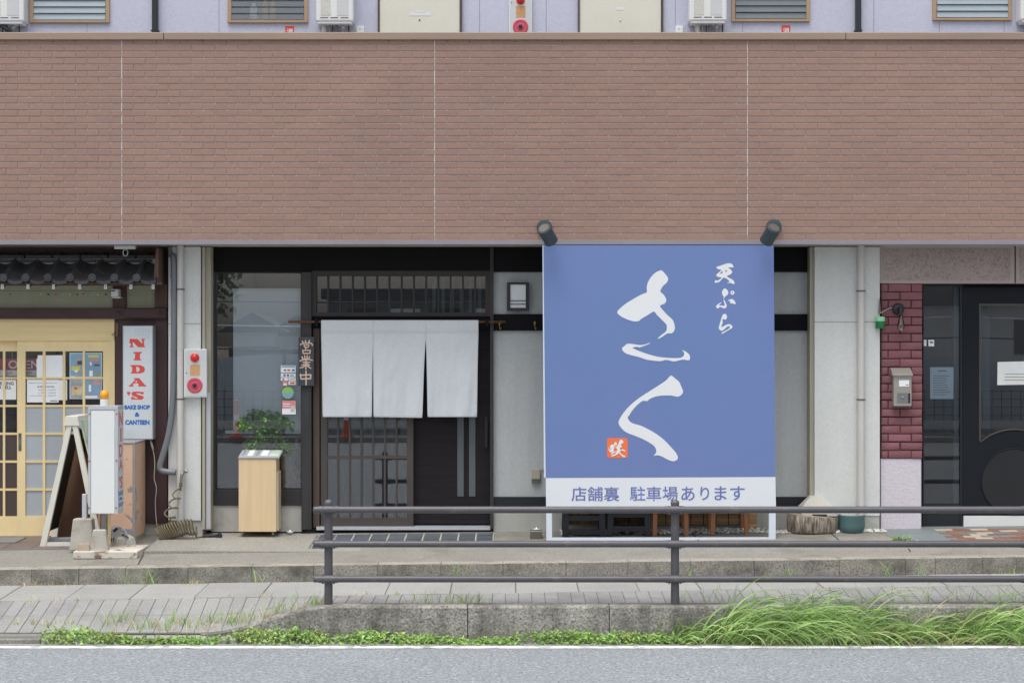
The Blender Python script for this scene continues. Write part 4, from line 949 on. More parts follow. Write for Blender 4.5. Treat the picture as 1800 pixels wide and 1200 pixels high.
# ================================================================== stools, screen, pebbles behind the sign
def stool(px0, px1, y, label, m, wd, rails, shelf=None, grp='stools behind the blue sign'):
    gz = z_fc(X((px0+px1)/2, y), y); s = thing('stool', (X((px0+px1)/2, y), y+.15, gz), label, 'stool', grp)
    x0, x1 = X(px0, y), X(px1, y); top = gz+.46
    MB().box(x0+.02, x1-.02, y-.01, y+.32, top-.035, top).build('seat', m, s, mod=.006)
    for sx in (0, 1):
        for dy in (0, .27):
            xb = (x0 if sx == 0 else x1-wd); xt = xb + (.012 if sx == 0 else -.012)
            MB().hexa([(xb, y+dy, gz), (xb+wd, y+dy, gz), (xb+wd, y+dy+wd*.8, gz), (xb, y+dy+wd*.8, gz)], [(xt, y+dy, top-.035), (xt+wd, y+dy, top-.035), (xt+wd, y+dy+wd*.8, top-.035), (xt, y+dy+wd*.8, top-.035)]).build('leg', m, s, bevel=.002)
    for (a, b, mm) in rails:
        for dy in (.008, .275): R('rail', px0+wd/k(y), a, px1-wd/k(y), b, y+dy, .028, mm, s)
    return s
stool(988.5, 1065, -.42, 'low black wooden stool under the left end of the blue sign', 'stool_black', .065, [(906, 915, 'stool_black'), (930, 939, 'stool_black')])
s2 = stool(1067, 1144.5, -.42, 'low black wooden stool with a wire basket inside, under the blue sign', 'stool_black', .062, [(900, 909, 'stool_black'), (924, 934, 'stool_black')])
bk = thing('wire_basket', P(1103, 921, -.3), 'black wire basket between the legs of the black stool', 'basket')
wm = MB()
for q in range(9): wm.tube([P(1084+q*4.6, 904, -.32), P(1086+q*4.1, 920, -.32)], .0025, 5)
for q in range(4): wm.tube([P(1083.5+q*.6, 905+q*5, -.32), P(1122-q*.6, 905+q*5, -.32)], .0025, 5); wm.tube([P(1083.5+q*.6, 905+q*5, -.22), P(1122-q*.6, 905+q*5, -.22)], .0025, 5)
for q in range(2): wm.tube([P(1084+q*37, 905, -.32), P(1084+q*37, 905, -.2)], .003, 5)
wm.build('wire_cage', 'black_paint', bk)
bw = thing('patterned_bowl', P(1103, 945, -.3), 'black and white patterned bowl on the ground beneath the black stool', 'bowl')
mat('bowl_spots', col(40, 42, 48), 0.4, 0.1, speck=0.0, stain=col(200, 200, 200), stain_amt=1.0, stain_scale=42, stain_lo=0.55, stain_hi=0.58)
c_ = P(1103, 944, -.3); MB().lathe([(.05, 0), (.07, .01), (.105, .055), (.108, .062), (.10, .06), (.06, .012)], (c_.x, -.28, z_fc(c_.x, -.28)), 24).build('bowl', 'bowl_spots', bw, smooth=True)
stool(1147, 1211, -.40, 'orange brown wooden stool under the middle of the blue sign', 'bench_wood', .046, [])
stool(1249, 1317, -.40, 'orange brown wooden stool under the right end of the blue sign', 'bench_wood', .048, [])
bs = thing('bamboo_screen', P(1160, 924, -.08), 'brown reed screen leaning on the wall behind the stools', 'screen')
rm = MB()
for q in range(34):
    pyy = 852 + q*2.1; x1 = 1322 if pyy < 923 else 1322
    rm.tube([P(988, pyy + rnd.uniform(-.3, .3), -.09+rnd.uniform(-.004, .004)), P(1320+rnd.uniform(-3, 3), pyy + rnd.uniform(-.5, .5), -.09+rnd.uniform(-.004, .004))], .0062, 6)
o = rm.build('reeds', 'bamboo_screen', bs); tag(o, kind='stuff')
rm = MB()
for q in range(32): rm.tube([P(1317, 862+q*2.1, -.11+rnd.uniform(-.004, .004)), P(1331.5+rnd.uniform(-1, 1), 862+q*2.1, -.11)], .0062, 6)
o = rm.build('reeds', 'bamboo_screen', bs); tag(o, kind='stuff')
for q in range(16): R('binding_cord', 994+q*22, 852, 995.2+q*22, 922, -.100, .004, 'black_paint', bs)
pb = MB(); ico = [(0,0,-1),(.72,-.53,-.45),(-.28,-.85,-.45),(-.89,0,-.45),(-.28,.85,-.45),(.72,.53,-.45),(.28,-.85,.45),(-.72,-.53,.45),(-.72,.53,.45),(.28,.85,.45),(.89,0,.45),(0,0,1)]
icf = [(0,1,2),(1,0,5),(0,2,3),(0,3,4),(0,4,5),(1,5,10),(2,1,6),(3,2,7),(4,3,8),(5,4,9),(1,10,6),(2,6,7),(3,7,8),(4,8,9),(5,9,10),(6,10,11),(7,6,11),(8,7,11),(9,8,11),(10,9,11)]
rg = random.Random(11)
for q in range(1700):
    x0 = lerp(X(985), X(1545), rg.random()); y0 = rg.uniform(-.30, -.03) if x0 < X(1340) else rg.uniform(-.34, -.22); r_ = rg.uniform(.008, .018); zz = z_fc(x0, y0) + r_*.5 + rg.random()*.018*(1-abs(y0+.15)/.2)
    pb.add([(x0+v[0]*r_*rg.uniform(.9, 1.3), y0+v[1]*r_, zz+v[2]*r_*.7) for v in ico], icf)
o = pb.build('pebbles', 'pebble', None, fix=False, smooth=True); tag(o, 'white pebbles along the foot of the wall', 'pebbles', kind='stuff')
# log slice, stone foot, pot
lg = thing('log_slice', P(1430, 936, -.4), 'thick slice of grey barked log lying right of the blue sign', 'log')
mb = MB(); n = 40; c_ = (X(1430, -.36), -.27); gz = z_fc(c_[0], -.3)
for hgt, sc_ in ((0, .93), (.02, .99), (.10, 1.0), (.165, .98), (.178, .93)):
    for j in range(n):
        a = 2*math.pi*j/n; rr = sc_*(1 + .05*mnoise.noise((math.cos(a)*2, math.sin(a)*2, 3)) + .02*mnoise.noise((math.cos(a)*9, math.sin(a)*9, hgt*4)))
        mb.v.append((c_[0]+.262*rr*math.cos(a), c_[1]+.17*rr*math.sin(a), gz+hgt - .02*math.cos(a)*(1 if hgt > .1 else 0)))
for i in range(4):
    for j in range(n): mb.f.append((i*n+j, i*n+(j+1)%n, (i+1)*n+(j+1)%n, (i+1)*n+j))
mb.f.append(tuple(range(n))[::-1]); mb.build('bark_side', 'bark', lg, smooth=True)
mt_ = MB(); mt_.add([Vector(v)+Vector((0,0,.001)) for v in mb.v[4*n:5*n]], [tuple(range(n))]); mt_.build('cut_face', 'cut_wood', lg)
ft = thing('stone_pedestal', P(1440, 912, -.32), 'pale truncated stone block with sloping sides standing on the log slice', 'stone block')
top_ = gz+.182
fz = top_; YFo = -.34
f0 = [P(1409, 0, YFo).x, P(1472, 0, YFo).x]; f1 = [P(1427, 0, YFo).x, P(1449, 0, YFo).x]
h1 = Z(893, YFo)
MB().box(f0[0], f0[1], YFo, YFo+.24, top_-.01, h1-.01).build('plinth', 'white_stone', ft, mod=.004)
MB().hexa([(f0[0]-.01, YFo, h1-.01), (f0[1]-.03, YFo, h1-.01), (f0[1]-.03, YFo+.24, h1-.01), (f0[0]-.01, YFo+.24, h1-.01)], [(f1[0], YFo+.07, Z(873, YFo)), (f1[1], YFo+.07, Z(873, YFo)), (f1[1], YFo+.18, Z(873, YFo)), (f1[0], YFo+.18, Z(873, YFo))]).build('tapered_top', 'white_stone', ft, mod=.006)
R('dark_slot', 1428, 903.5, 1454, 909.5, YFo-.006, .03, 'black_rubber', ft, mod=.004)
tp = thing('plant_pot', P(1500, 936, -.3), 'squat teal green pot between the log slice and the pink wall', 'pot')
c_ = P(1500, 936, -.36); c_ = Vector((c_.x, -.27, z_fc(c_.x, -.27)))
MB().lathe([(.118, 0), (.128, .01), (.136, .068), (.134, .15), (.138, .165), (.136, .178), (.122, .178), (.116, .150), (.02, .145)], c_, 32).build('pot_body', 'teal_pot', tp, smooth='auto')
MB().lathe([(.117, .147), (.05, .152), (.01, .154)], c_, 24).build('soil', 'joint_soil', tp, smooth=True)

# ================================================================== right shop: lamps, letter box, notices
gl_ = thing('green_lamp', P(1547, 578, -.22), 'small green and white hanging lamp at the left edge of the brick pier', 'lamp')
c_ = P(1546.8, 577, -.235)
MB().lathe([(.044, 0), (.047, .004), (.049, .074)], c_, 20).build('green_globe', 'green_dark', gl_, smooth='auto'); MB().lathe([(.051, .074), (.051, .112), (.046, .120), (.02, .123)], c_, 20).build('pale_cap', 'green_pale', gl_, smooth='auto')
MB().prism([(X(p[0], -.2), Z(p[1], -.2)) for p in [(1543.6, 551), (1547.6, 551), (1545.6, 524)]], -.225, -.205).build('mount_spike', 'steel_dark', gl_)
MB().tube(crom_open([P(1546, 551, -.235), P(1552, 548, -.235), P(1560, 543, -.225), P(1568, 541, -.21)], 5), .004, 6).build('cable', 'cable_grey', gl_, smooth=True)
bl_ = thing('bulb_lamp', P(1578, 580, -.2), 'black wall lamp with a bare filament bulb on the brick pier', 'lamp')
c_ = P(1578.5, 543, -.172)
MB().lathe([(.062, 0), (.062, -.012), (.052, -.026), (.025, -.034), (.004, -.036)], c_, 26, 'y').build('wall_rose', 'black_pipe', bl_, smooth='auto')
MB().tube(crom_open([c_+Vector((0, -.03, 0)), c_+Vector((.006, -.075, -.002)), c_+Vector((.009, -.085, -.035)), c_+Vector((.010, -.085, -.07))], 5), .017, 12).build('lamp_socket', 'black_pipe', bl_, smooth='auto')
bz = c_ + Vector((.012, -.085, -.225))
MB().lathe([(.004, 0), (.022, .008), (.036, .03), (.042, .06), (.036, .068), (.024, .125), (.016, .155)], bz, 22).build('glass_bulb', 'bulb', bl_, smooth=True)
MB().tube([bz+Vector((.012*math.cos(q), .012*math.sin(q), .02+.012*q)) for q in [i*.7 for i in range(14)]], .0022, 5).build('filament', 'steel_dark', bl_)
mat('box_steel', col(168, 163, 154), 0.4, 0.06, metal=0.25)
lb_ = thing('letter_box', P(1587, 715, -.2), 'grey steel letter box with a white name card on the brick pier', 'letter box')
R('box_body', 1571, 657, 1602.5, 713.5, -.255, .09, 'box_steel', lb_, mod=.004)
y0 = -.275; a, b = P(1569, 658.5, y0), P(1605, 658.5, y0); zt_ = P(0, 647, -.17).z
MB().hexa([(a.x, y0, a.z-.012), (b.x, y0, a.z-.012), (b.x, -.17, a.z-.012), (a.x, -.17, a.z-.012)], [(a.x, y0, a.z+.004), (b.x, y0, a.z+.004), (b.x-.004, -.17, zt_+.004), (a.x+.004, -.17, zt_+.004)]).build('sloping_lid', 'box_steel', lb_, mod=.003)
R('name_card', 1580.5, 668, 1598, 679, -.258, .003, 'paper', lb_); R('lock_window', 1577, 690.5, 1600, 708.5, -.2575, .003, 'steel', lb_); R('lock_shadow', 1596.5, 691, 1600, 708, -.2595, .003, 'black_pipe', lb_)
MB().lathe([(.014, 0), (.014, -.008), (.008, -.012), (.003, -.012)], P(1587, 699, -.2575), 18, 'y').build('lock', 'steel', lb_, smooth='auto'); R('tiny_text', 1592, 675.5, 1597, 677, -.2585, .001, 'ink_grey', lb_)
it = thing('door_sticker', P(1632, 608, .018), 'small white security stickers on the dark side window beside the brick pier', 'sticker')
R('label', 1623.5, 597, 1628.5, 608, .015, .003, 'paper', it); R('label', 1632, 597, 1642, 608.5, .015, .003, 'paper', it); R('mark', 1634.5, 600, 1640, 603, .0142, .001, 'ink_grey', it)
n1 = thing('paper_notice', P(1655, 701, .018), 'bluish printed notice taped inside the narrow dark side window', 'notice')
R('sheet', 1635, 645, 1676, 701, .0275, .001, 'paper_blue', n1); R('title', 1648, 651, 1664, 652.4, .0269, .0005, 'ink_grey', n1)
for q in range(9): R('text_line', 1640, 660+q*4.1, 1640+rnd.uniform(22, 32), 660.9+q*4.1, .0269, .0005, 'ink_grey', n1)
n2 = thing('paper_notice', P(1790, 677, -.0), 'pale notice sheet stuck on the glass of the navy door', 'notice')
MB().prism([(X(p[0], .008), Z(p[1], .008)) for p in [(1753, 676.5), (1842, 675), (1843, 634), (1753.5, 636)]], .006, .009).build('sheet', 'paper_cream', n2)
R('title', 1768, 646, 1830, 650, .0052, .0005, 'paper_blue', n2)
for q in range(3): R('text_line', 1766, 657+q*5, 1834, 658+q*5, .0052, .0005, 'ink_grey', n2)
MB().box(X(1424), X(1434), -.3, -.25, -.02, -.019)
# downpipes
def vpipe(px_, py0, py1, r, y, m, label, bands, name='downpipe'):
    d = thing(name, P(px_, py1, y), label, 'pipe'); MB().tube([P(px_, py0, y), P(px_, py1, y)], r, 18).build('pipe', m, d, smooth='auto')
    for b in bands: MB().tube([P(px_, b-1.2, y), P(px_, b+1.2, y)], r+.004, 18).build('band', 'band_dark', d, smooth='auto'); R('band_lug', px_-r/k(y)-2.2, b-.8, px_+r/k(y)+2.2, b+.8, y+.005, .01, 'band_dark', d)
    return d
vpipe(1513.5, 432, 905, .037, -.245, 'white_pvc', 'white downpipe on the white pillar left of the brick pier', (511.5, 702, 890))
vpipe(317, 432, 940, .034, -.245, 'white_pvc', 'white downpipe on the pillar beside the fire alarm box', (508.5, 701))
gp = thing('drain_hose', P(300, 829, -.25), 'bent grey drain pipe running down beside the white downpipe', 'pipe')
MB().tube(crom_open([P(303, 448, -.22), P(305.5, 470, -.24), P(305.5, 600, -.24), P(303.5, 700, -.24), P(297, 760, -.25), P(286, 800, -.25), P(281, 818, -.25), P(285, 827, -.25), P(309, 830, -.25)], 6), .031, 14).build('pipe', 'grey_pvc', gp, smooth=True)
MB().tube([P(299, 434, -.21), P(299, 452, -.21)], .022, 12).build('upper_pipe', 'grey_pvc', gp, smooth='auto')
for q in (482, 612): MB().tube([P(305.5, q, -.24), P(305.5, q+5, -.24)], .034, 14).build('joint_collar', 'grey_pvc', gp, smooth='auto')
# fire alarm boxes
def alarm(px0, py0, px1, py1, y, t, lamp, gr, dsc, label):
    s = thing('fire_alarm_box', P((px0+px1)/2, py1, y+t), label, 'fire alarm')
    R('case', px0, py0, px1, py1, y, t, 'white_enamel', s, mod=.004); R('front_plate', px0+2, py0+2, px1-2, py1-2, y-.004, .006, 'white_grey', s, mod=.002)
    c_ = P(*lamp, y-.003); MB().lathe([(.047, 0), (.047, -.008), (.040, -.012), (.036, -.024), (.024, -.036), (.006, -.041)], c_, 24, 'y').build('red_lamp', 'alarm_red', s, smooth='auto')
    R('speaker_grille', *gr, y-.006, .006, 'alarm_grille', s)
    c_ = P(*dsc, y-.003); r_ = 13.6*k(y)
    MB().lathe([(r_, 0), (r_, -.006), (r_*.93, -.010), (r_*.8, -.011), (r_*.76, -.007), (r_*.45, -.006), (r_*.42, -.012), (r_*.3, -.014)], c_, 30, 'y').build('bell_ring', 'alarm_pink', s, smooth='auto')
    MB().lathe([(r_*.29, -.008), (r_*.27, -.02), (r_*.05, -.022)], c_, 18, 'y').build('push_button', 'black_pipe', s, smooth='auto')
    R('key_hole', px0+3.5, (py0+py1)/2-1, px0+5, (py0+py1)/2+1, y-.0055, .003, 'black_pipe', s)
alarm(323.5, 613, 363, 698, -.265, .065, (342.5, 628.5), (334, 641, 351.5, 660), (342.5, 677), 'white fire alarm box with red lamp on the pillar left of the shop window')
alarm(895, -60, 935, 70, YU-.07, .07, (915, 1), (907, 11, 923.5, 31), (915, 47.5), 'white fire alarm box with pink ring on the lilac upper wall')

# ================================================================== left shop: signs, boards, boxes
YX = -.12
ls = thing('light_box_sign', P(242, 772, YX), 'white vertical light box sign with red and blue lettering on the brown wall', 'sign')
R('case', 215.5, 572, 269, 772.5, YX, .14, 'lightbox_side', ls, mod=.006); R('face', 217, 573.5, 267.5, 771, YX-.004, .01, 'lightbox', ls, mod=.002)
YP = YX-.0052
cq = lambda p: crop(205, 560, 5.45, p)
for s in ([(125,192),(200,195),(245,240),(245,205),(235,200),(235,192),(272,192),(272,200),(262,205),(262,258),(272,265),(272,273),(205,273),(160,225),(155,225),(152,260),(162,265),(162,273),(125,273),(125,265),(135,260),(137,235),(122,235)],
          [(160,318),(243,318),(243,325),(225,335),(222,380),(235,390),(235,398),(162,398),(162,390),(175,380),(178,335),(160,328)],
          [(133,443),(225,443),(262,460),(272,485),(262,510),(225,524),(133,524),(133,516),(148,508),(148,460),(133,452)],
          [(160,568),(215,568),(270,632),(284,640),(284,648),(205,648),(205,640),(215,634),(205,618),(165,618),(152,634),(162,640),(162,648),(115,648),(115,640),(130,634),(180,580),(160,575)],
          [(98,700),(130,700),(132,712),(118,735),(108,738),(112,720),(98,718)],
          [(150,700),(190,696),(235,699),(245,701),(258,697),(258,722),(235,722),(220,712),(185,714),(200,725),(255,742),(262,758),(240,775),(165,773),(140,776),(140,748),(160,748),(175,762),(205,764),(200,755),(150,735),(142,715)]):
    poly_px(MB(), cq(s), YP, .0008).build('red_letter', 'nida_red', ls)
for s in ([(188,460),(212,465),(222,485),(210,506),(192,510)], [(178,608),(188,590),(200,608)]): poly_px(MB(), cq(s), YP-.0008, .0006).build('letter_counter', 'lightbox', ls)
def crect(a, b, c_, d_): p = cq([(a, b), (c_, d_)]); return (p[0][0], p[0][1], p[1][0], p[1][1])
text('blue_lettering', 'BAKE SHOP', *crect(75, 826, 320, 868), YP-.0004, 'nida_blue', ls, 0.055); text('blue_lettering', '&', *crect(174, 896, 222, 938), YP-.0004, 'nida_blue', ls, 0.05); text('blue_lettering', 'CANTEEN', *crect(82, 969, 315, 1015), YP-.0004, 'nida_blue', ls, 0.055)
for q in range(6):
    R('grid_line', 238+q*4.6, 576, 238.6+q*4.6, 596-(5-q)*1.5, YP+.0006, .0006, 'faint_grid', ls)
    R('grid_line', 220+q*4.6, 755+q*1.4, 220.6+q*4.6, 768, YP+.0006, .0006, 'faint_grid', ls)
for q in range(4): R('grid_line', 236+q*4, 578+q*5, 264, 578.6+q*5, YP+.0003, .0006, 'faint_grid', ls); R('grid_line', 219, 757+q*4, 243-q*3, 757.6+q*4, YP+.0003, .0006, 'faint_grid', ls)
cd_ = thing('sign_cable', P(268, 920, -.08), 'thin white cable hanging down from the light box sign', 'cable')
MB().tube(crom_open([P(264, 772, -.06), P(267, 785, -.06), P(271, 800, -.05), P(272, 820, -.04), P(271, 840, -.04), P(275, 858, -.04), P(273, 880, -.04), P(274, 905, -.04), P(276, 925, -.06)], 5), .005, 6).build('cable', 'white_pvc', cd_, smooth=True)
MB().tube([P(265, 775, -.062), P(269.5, 791, -.062)], .011, 8).build('plug', 'white_pvc', cd_, smooth=True)
# peach painted box
YO = -.55
ox = thing('painted_box', (X(215, YO), YO+.25, z_fc(X(215, YO), YO)), 'tall box with peeling peach paint behind the standing sign', 'box')
gz = z_fc(X(215, YO), YO)
zt_ = Z(780, YO)
MB().box(X(172, YO), X(237, YO), YO, YO+.50, gz+.07, zt_).build('body', 'peach_paint', ox, mod=.006)
MB().box(X(171, YO), X(238, YO), YO-.006, YO+.51, zt_, zt_+.02).build('top_edge', 'bare_grey', ox, mod=.004)
MB().box(X(233, YO), X(237.6, YO), YO-.004, YO+.01, gz+.07, zt_).build('corner_strip', 'bare_grey', ox); MB().box(X(192, YO), X(233, YO), YO-.003, YO+.01, gz+.07, gz+.16).build('bare_band', 'bare_grey', ox)
for q in (0, 1): MB().box(X(176+q*52, YO), X(184+q*52, YO), YO+.02, YO+.48, gz-.01, gz+.07).build('support', 'block_concrete', ox)
# A-frame board
ab = thing('sandwich_board', (X(118, -.6), -.4, z_fc(X(118, -.6), -.4)), 'white A-frame sandwich board seen from its edge, left of the standing sign', 'sandwich board')
def side(y0, top, bl, br, nm):
    g0, g1 = z_fc(X(bl, y0), y0), z_fc(X(br, y0), y0)
    zt0 = Z(top, y0)
    for (pb_, pt_, gg) in ((bl, 122, g0), (br, 131, g1)):
        MB().hexa([(X(pb_-6.5, y0), y0, gg), (X(pb_+4, y0), y0, gg), (X(pb_+4, y0), y0+.04, gg), (X(pb_-6.5, y0), y0+.04, gg)], [(X(pt_-4.5, y0), y0, zt0), (X(pt_+4.5, y0), y0, zt0), (X(pt_+4.5, y0), y0+.04, zt0), (X(pt_-4.5, y0), y0+.04, zt0)]).build('leg', 'board_white', ab, bevel=.002)
yn, yf_ = -.62, -.12
side(yn, 747, 76, 176, 0); side(yf_, 752, 96, 178, 1)
gb = z_fc(X(110, yn), yn)
MB().box(X(80, yn), X(172, yn), yn+.005, yn+.035, gb+.0, gb+.042).build('cross_bar', 'board_white', ab)
for (pt_, pb_, m_, nm) in ((119, 80, 'board_black', 'left_panel'), (134, 171, 'board_brown', 'right_panel')):
    a = P(pt_, 755, yn+.05); b = P(pb_, 935, yn+.05); t_ = .012
    MB().hexa([(b.x, yn+.045, b.z), (b.x+t_, yn+.045, b.z), (b.x+t_, yf_-.005, b.z), (b.x, yf_-.005, b.z)], [(a.x, yn+.045, a.z), (a.x+t_, yn+.045, a.z), (a.x+t_, yf_-.005, a.z), (a.x, yf_-.005, a.z)]).build('panel', m_, ab)
a = P(112, 748, yn); b = P(140, 731, yn); 
MB().hexa([(a.x, yn-.01, a.z), (b.x, yn-.01, a.z), (b.x, yf_+.05, a.z), (a.x, yf_+.05, a.z)], [(a.x+.02, yn-.01, b.z), (b.x-.02, yn-.01, b.z), (b.x-.02, yf_+.05, b.z), (a.x+.02, yf_+.05, b.z)]).build('top_cap', 'board_white', ab, mod=.004)
a = P(142, 738, yn+.1); b = P(157, 800, yn+.1)
MB().hexa([(b.x, yn+.05, b.z), (b.x+.01, yn+.05, b.z), (b.x+.01, yf_-.01, b.z), (b.x, yf_-.01, b.z)], [(a.x, yn+.05, a.z), (a.x+.01, yn+.05, a.z), (a.x+.01, yf_-.01, a.z), (a.x, yf_-.01, a.z)]).build('picture_panel', 'chalk_pastel', ab)
MB().bar(P(146, 752, yn+.2), P(149, 772, yn+.2), .05, .02).build('yellow_patch', 'chalk_yellow', ab)
R('hinge_bar', 116, 757, 138, 763, yn+.03, .02, 'board_white', ab)
lbd = thing('plywood_board', P(128, 943, -.06), 'brown plywood board leaning on the wooden door behind the sandwich board', 'board')
MB().prism([(X(p[0], -.05), Z(p[1], -.05)) for p in [(99, 944), (152, 944), (152, 775), (126, 775)]], -.05, -.03).build('plywood_sheet', 'board_brown', lbd)
bkk = thing('grey_brick', P(93, 958, -.45), 'grey brick lying on the foot bar of the sandwich board', 'brick')
MB().box(X(80, -.55), X(122, -.55), -.52, -.42, z_fc(-4.6, -.5)+.004, z_fc(-4.6, -.5)+.07).build('brick_body', 'bare_grey', bkk, mod=.006)
# standing sign with beacon on a slab
YT = -1.20
gz = z_fc(X(185, -1.2), -1.2)
sb = thing('base_slab', (X(185, -1.3), -1.1, gz), 'rust stained white slab on the forecourt under the standing sign', 'slab')
sz = Z(968.5, -1.36)
MB().box(X(128, -1.36), X(241, -1.36), -1.36, -.82, sz-.075, sz).build('slab_body', 'rusty_white', sb, mod=.01)
MB().box(X(136, -1.36), X(233, -1.36), -1.28, -.88, gz-.05, sz-.075).build('feet', 'joint_soil', sb)
ss = thing('standing_sign', (X(182, YT), YT+.12, sz), 'tall white standing sign box with an amber beacon on top', 'sign')
D_ = .245
MB().box(X(155, YT), X(207, YT), YT+.006, YT+D_, Z(903, YT), Z(716, YT)).build('case', 'white_grey', ss, mod=.004)
R('front_face', 160, 721, 201.5, 902.5, YT-.002, .012, 'white_enamel', ss, mod=.008)
R('edge_strip', 155, 716, 159, 903, YT-.004, .02, 'alu', ss); R('edge_strip', 202.5, 716, 207.2, 903, YT-.004, .02, 'alu', ss); R('top_strip', 155, 713.5, 207.2, 719.5, YT-.006, .25, 'alu', ss)
for (a, b) in ((157.3, 727), (205, 727), (157, 810), (204.5, 809), (156.5, 892), (204, 892)): MB().lathe([(.010, 0), (.009, -.004), (.003, -.006)], P(a, b, YT-.004), 10, 'y').build('screw', 'hooks', ss)
def side_text(body, py0, py1, m, bold=0.02, ymar=.05):
    c_ = bpy.data.curves.new('glyphs', 'FONT'); c_.body = body; c_.offset = bold; c_.resolution_u = 2
    o = bpy.data.objects.new('glyphs', c_); COL.objects.link(o); bpy.context.view_layer.update(); me = bpy.data.meshes.new_from_object(o); bpy.data.objects.remove(o); bpy.data.curves.remove(c_)
    xs = [v.co.x for v in me.vertices]; ys = [v.co.y for v in me.vertices]; zA, zB = Z(py1, YT+.12), Z(py0, YT+.12); yA, yB_ = YT+ymar, YT+D_-ymar
    for v in me.vertices:
        u = (v.co.x-min(xs))/(max(xs)-min(xs)); t = (v.co.y-min(ys))/(max(ys)-min(ys)); v.co = (0, lerp(yA, yB_, u)-(yA+yB_)/2, lerp(zA, zB, t)-(zA+zB)/2)
    me.materials.clear(); me.materials.append(MATS[m]); me.name = 'side_letter'
    link(bpy.data.objects.new('side_letter', me), ss, (X(207, YT)+.0035, (yA+yB_)/2, (zA+zB)/2))
MB().box(X(207, YT), X(207, YT)+.0025, YT+.02, YT+D_-.01, Z(897, YT), Z(720, YT)).build('side_face', 'lightbox', ss)
for ch, a, b in (('N', 723, 748), ('D', 780, 803), ('A', 806, 826), ("'S", 836, 858)): side_text(ch, a, b, 'nida_red')
side_text('I', 752, 776, 'nida_red', .02, .098)
for ch, a, b in (('BAKE', 862, 870), ('&', 873, 878), ('SHOP', 882, 890)): side_text(ch, a, b, 'nida_blue', .03, .03)
MB().tube([P(183, 903, YT+.12), (X(183, YT+.12), YT+.12, sz)], .03, 14).build('mast', 'steel', ss, smooth='auto')
bc = P(183.5, 714, YT+.1)
MB().lathe([(.040, 0), (.042, .004), (.042, .068), (.038, .072)], bc, 22).build('beacon_base', 'white_enamel', ss, smooth='auto')
MB().lathe([(.041, .072), (.042, .12), (.036, .145), (.022, .158), (.004, .163)], bc, 22).build('beacon_dome', 'amber', ss, smooth=True)
def cblock(name, px0t, px1t, px0b, px1b, pyt, pyb, y, t, m, label, cat='block', on=None):
    o = thing(name, P((px0b+px1b)/2, pyb, y), label, cat)
    MB().hexa([(X(px0b, y), y, Z(pyb, y)), (X(px1b, y), y, Z(pyb, y)), (X(px1b, y), y+t, Z(pyb, y)), (X(px0b, y), y+t, Z(pyb, y))], [(X(px0t, y), y+.02, Z(pyt, y)), (X(px1t, y), y+.02, Z(pyt, y)), (X(px1t, y), y+t-.02, Z(pyt, y)), (X(px0t, y), y+t-.02, Z(pyt, y))]).build('block_body', m, o, mod=.012)
    return o
cblock('concrete_block', 127, 160, 121, 164, 912, 967.5, -1.02, .17, 'block_concrete', 'larger tapered concrete block left of the standing sign mast')
cblock('concrete_block', 162, 184, 157, 190, 931, 969.5, -1.30, .10, 'block_concrete', 'smaller tapered concrete block on the front of the rusty slab')
cblock('broken_brick', 135, 156, 135, 157, 955, 969, -1.335, .06, 'cut_wood', 'small worn tan brick piece on the slab in front of the concrete block', 'brick')
gpst = thing('metal_post', P(148, 912, -.95), 'short square grey metal post standing in the larger concrete block', 'post')
MB().box(X(144.5, -.95), X(152, -.95), -.96, -.91, Z(914, -.95), Z(868, -.95)).build('post_tube', 'alu', gpst, bevel=.003)
wp = thing('wooden_prop', P(184, 966, -.9), 'upright wooden board behind the concrete block under the standing sign', 'board')
MB().box(X(176, -.9), X(192, -.9), -.92, -.88, sz-.0, Z(898, -.9)).build('plank', 'bench_wood', wp, bevel=.003); MB().box(X(190, -.95), X(194, -.95), -.97, -.93, sz-.0, Z(900, -.95)).build('batten', 'door_wood', wp)
wc = thing('cable_coil', P(207, 965, -.85), 'coiled grey extension cable with a black plug at the foot of the peach box', 'cable')
mb = MB(); rg = random.Random(5)
for q in range(6):
    c0 = P(205+rg.uniform(-2, 4), 944+rg.uniform(-2, 3), -.80+q*.012); ra, rb = .075+rg.uniform(-.02, .02), .10+rg.uniform(-.02, .015)
    mb.tube([c0 + Vector((ra*math.cos(a), .03*math.sin(a*1.0), rb*math.sin(a))) for a in [2*math.pi*i/28 for i in range(29)]], .0055, 6, cap=False)
mb.tube(crom_open([P(212, 935, -.86), P(217, 941, -.88), P(226, 948, -.9), P(236, 956, -.95), P(243, 966, -1.0), P(247, 972, -1.05)], 5), .005, 6)
mb.build('cable', 'cable_grey', wc, smooth=True)
MB().tube([P(215, 939, -.87), P(225, 946, -.88)], [.011, .017], 10).build('plug', 'black_rubber', wc, smooth='auto'); MB().tube([P(200, 934, -.87), P(206, 928, -.87)], [.012, .014], 10).build('socket_end', 'black_rubber', wc, smooth='auto')
wb = thing('white_lump', P(222, 962, -.75), 'chipped white concrete lump behind the cable coil', 'rubble')
MB().lathe([(.11, 0), (.12, .03), (.10, .10), (.05, .125), (.01, .13)], (X(219, -.7), -.70, z_fc(X(219, -.7), -.7)), 9).build('lump', 'white_stone', wb, mod=.01)
